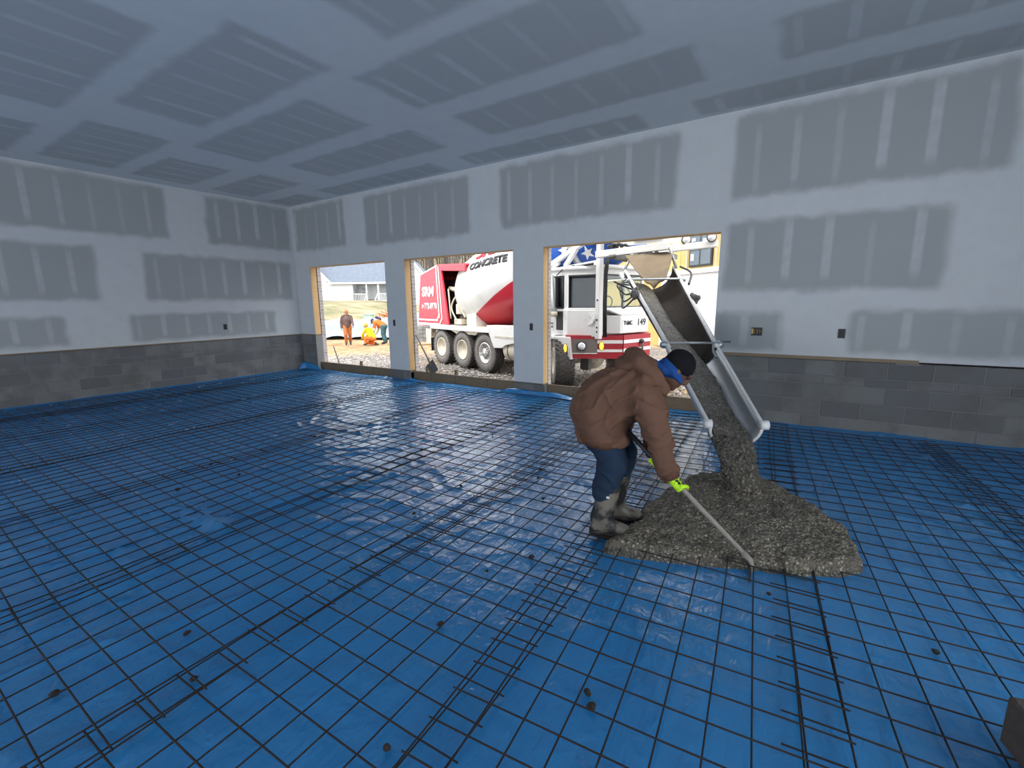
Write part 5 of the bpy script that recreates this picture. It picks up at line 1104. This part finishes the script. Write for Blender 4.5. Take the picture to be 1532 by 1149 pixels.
JB = dict(pelvis=(0, 0, .92), chest=(.30, 0, 1.08), neck=(.46, 0, 1.13), head=(.58, 0, 1.15), face=(.45, 0, -.9), crown=(.9, 0, .45), hipR=(0, -.1, .88), hipL=(0, .1, .88), kneeR=(.08, -.11, .48), kneeL=(.02, .11, .48), ankR=(-.03, -.12, .1), ankL=(-.08, .12, .1), toeR=(.12, -.12, .05), toeL=(.07, .12, .05),
          shR=(.38, -.19, 1.08), shL=(.38, .19, 1.08), elR=(.42, -.22, .78), elL=(.42, .22, .78), wrR=(.52, -.14, .55), wrL=(.52, .14, .55))
def vest(b, V):
    MB().lathe([(0, .05), (.02, .06), (.3, .06), (.32, .05)], 10, (.18, -.08, 1.24), (1, 0, .4)).build('radio_pack', M['navy'], b, True)
    for s_ in 'RL': q = MB(); limb(q, [V('el' + s_), V('wr' + s_)], [.076, .056], 10); q.build('pale_sleeve', M['pale'], b, True)
gB = float(gz(np.array(-18.1), np.array(15.6)))
figure((-18.0, 15.75, gB), math.radians(200), JB, dict(skin='skin2', top='orange', legs='teal', hat='navy'), 'person in orange jacket, dark trousers and navy cap stooping on bare soil', hat='cap', extra=vest)
JC = dict(pelvis=(-.05, 0, .38), chest=(.12, 0, .68), neck=(.22, 0, .84), head=(.30, 0, .95), face=(.7, 0, -.7), crown=(.7, 0, .7), hipR=(-.05, -.1, .36), hipL=(-.05, .1, .36), kneeR=(.30, -.14, .12), kneeL=(.28, .16, .36), ankR=(-.10, -.14, .08), ankL=(.22, .16, .09), toeR=(-.24, -.14, .05), toeL=(.36, .16, .05),
          shR=(.17, -.18, .80), shL=(.17, .18, .80), elR=(.36, -.2, .58), elL=(.36, .2, .58), wrR=(.50, -.1, .36), wrL=(.50, .1, .36), stand=0)
gC = float(gz(np.array(-18.35), np.array(15.0)))
figure((-18.0, 14.95, gC), math.radians(190), JC, dict(skin='skin2', top='yellow', legs='orange', hat='yellow'), 'person in yellow top and orange trousers kneeling beside the stooping worker', hat='hard')

# ---------------------------------------------------------------- things in the yard
def shovel(base, top, label, sq=True):
    base, top = Vector(base), Vector(top); o = empty('shovel', base, 0, label, 'shovel'); d_ = (top - base).normalized(); L = (top - base).length
    MB().tube([d_ * .22, d_ * L], .017, 10).build('handle', M['handle'], o, True); sd = d_.cross(Vector((0, 1, 0))).normalized()
    bl = MB(); bl.slab([sd * .12, -sd * .12, -sd * .11 + d_ * .26, sd * .11 + d_ * .26], .008); bl.build('blade', M['rust'] if not sq else M['dsteel'], o); MB().tube([d_ * .2, d_ * .36], [.022, .019], 10).build('socket', M['dsteel'], o, True)
shovel((-6.27, YF + .10, .207), (-6.86, YF + .22, .93), 'square-bladed shovel leaning on the pillar of the middle bay')
MB_ = MB().tube([(0, 0, 0), (-.32, .0, .75)], .016, 8); o = MB_.build('wooden_pole', M['handle'], None, True); o.location = (-9.68, YF + .45, -.2); tag(o, 'thin wooden pole leaning beside the brick jamb near the people', 'pole')
# plastic sheeting over the bare soil behind the people
xs = np.linspace(0, 14, 60); ys = np.linspace(0, 5, 30); X, Y = np.meshgrid(xs, ys); a = math.atan2(.55, .83); wx = -25.5 + X * math.cos(a) - Y * math.sin(a); wy = 13.2 + X * math.sin(a) + Y * math.cos(a)
zz = gz(wx, wy) + .06 + .16 * np.abs(fbm(np.stack([X * .9, Y * .9, X * 0], -1), 3)) + .25 * np.exp(-((X - 9) / 2.5) ** 2 - ((Y - 3) / 1.6) ** 2) + 1.2 * np.exp(-((Y - 3.2) / 1.5) ** 2) * (.5 + .5 * X / 14)
tp_ = heightfield('ground_tarp', xs, ys, zz - zz.min() * 0, M['tarp']); tp_.location = (-25.5, 13.2, 0); tp_.rotation_euler = (0, 0, a); tag(tp_, 'crumpled pale plastic tarp spread on the soil behind the people', 'tarp')
# pallets and block stacks behind the truck
def pallet(loc, rz, label, load):
    o = empty('pallet', loc, rz, label, 'pallet')
    for y in (0, .5, 1.0): MB().box(0, 1.2, y, y + .09, .0, .10).build('runner', M['pallet'], o)
    for k in range(7): MB().box(.02 + k * .17, .14 + k * .17, 0, 1.09, .10, .12).build('deck_slat', M['pallet'], o)
    if load == 'block':
        for i in range(3):
            for j in range(2):
                for k in range(4): inst('block', block_mesh(.385, .185, .19), o, (.01 + i * .395, .1 + j * .45, .121 + k * .2))
    else:
        for k in range(5): MB().box(.05, 1.15, .05, 1.0, .122 + k * .13, .24 + k * .13).build('bag', M['tan'], o)
pallet((-16.6, 16.5, float(gz(np.array(-16.6), np.array(16.5)))), .4, 'pallet stacked with grey blocks behind the truck hood', 'block')
pallet((-14.8, 16.2, float(gz(np.array(-14.8), np.array(16.2)))), .55, 'pallet loaded with tan bags beyond the truck rear', 'bag')
lp = empty('lumber_stack', (-18.6, 19.0, float(gz(np.array(-18.6), np.array(19.0)))), .5, 'orange-brown stack of lumber beyond the truck hood', 'lumber')
for i in range(6):
    for k in range(6): MB().box(0, 3.6, i * .19, i * .19 + .16, k * .14, k * .14 + .12).build('board', M['pallet'], lp)
# brush pile behind the workers
q = MB()
for k in range(160):
    a = random.uniform(0, 6.3); r_ = random.uniform(0, 1.6); x, y = r_ * math.cos(a), r_ * math.sin(a); z = max(0, 1.3 - r_ * .7) * random.random(); b_ = random.uniform(0, 6.3); q.tube([(x, y, z), (x + math.cos(b_) * .6, y + math.sin(b_) * .6, z + random.uniform(-.1, .4))], .025, 4)
o = q.build('brush_pile', M['khaki'], None); o.location = (-26.5, 24.5, float(gz(np.array(-26.5), np.array(24.5)))); tag(o, 'reddish brown brush heap behind the stooping worker', 'brush', kind='stuff')
o = empty('utility_box', (-24.6, 20.3, float(gz(np.array(-24.6), np.array(20.3)))), .6, 'small pale green utility box on the grass', 'utility box'); bevel(MB().box(-.3, .3, -.25, .25, 0, 1.0).build('cabinet', plain('pale_green_paint', (.30, .38, .30), .6), o), .03); MB().box(-.33, .33, -.28, .28, 1.0, 1.06).build('lid', D.materials['pale_green_paint'], o)
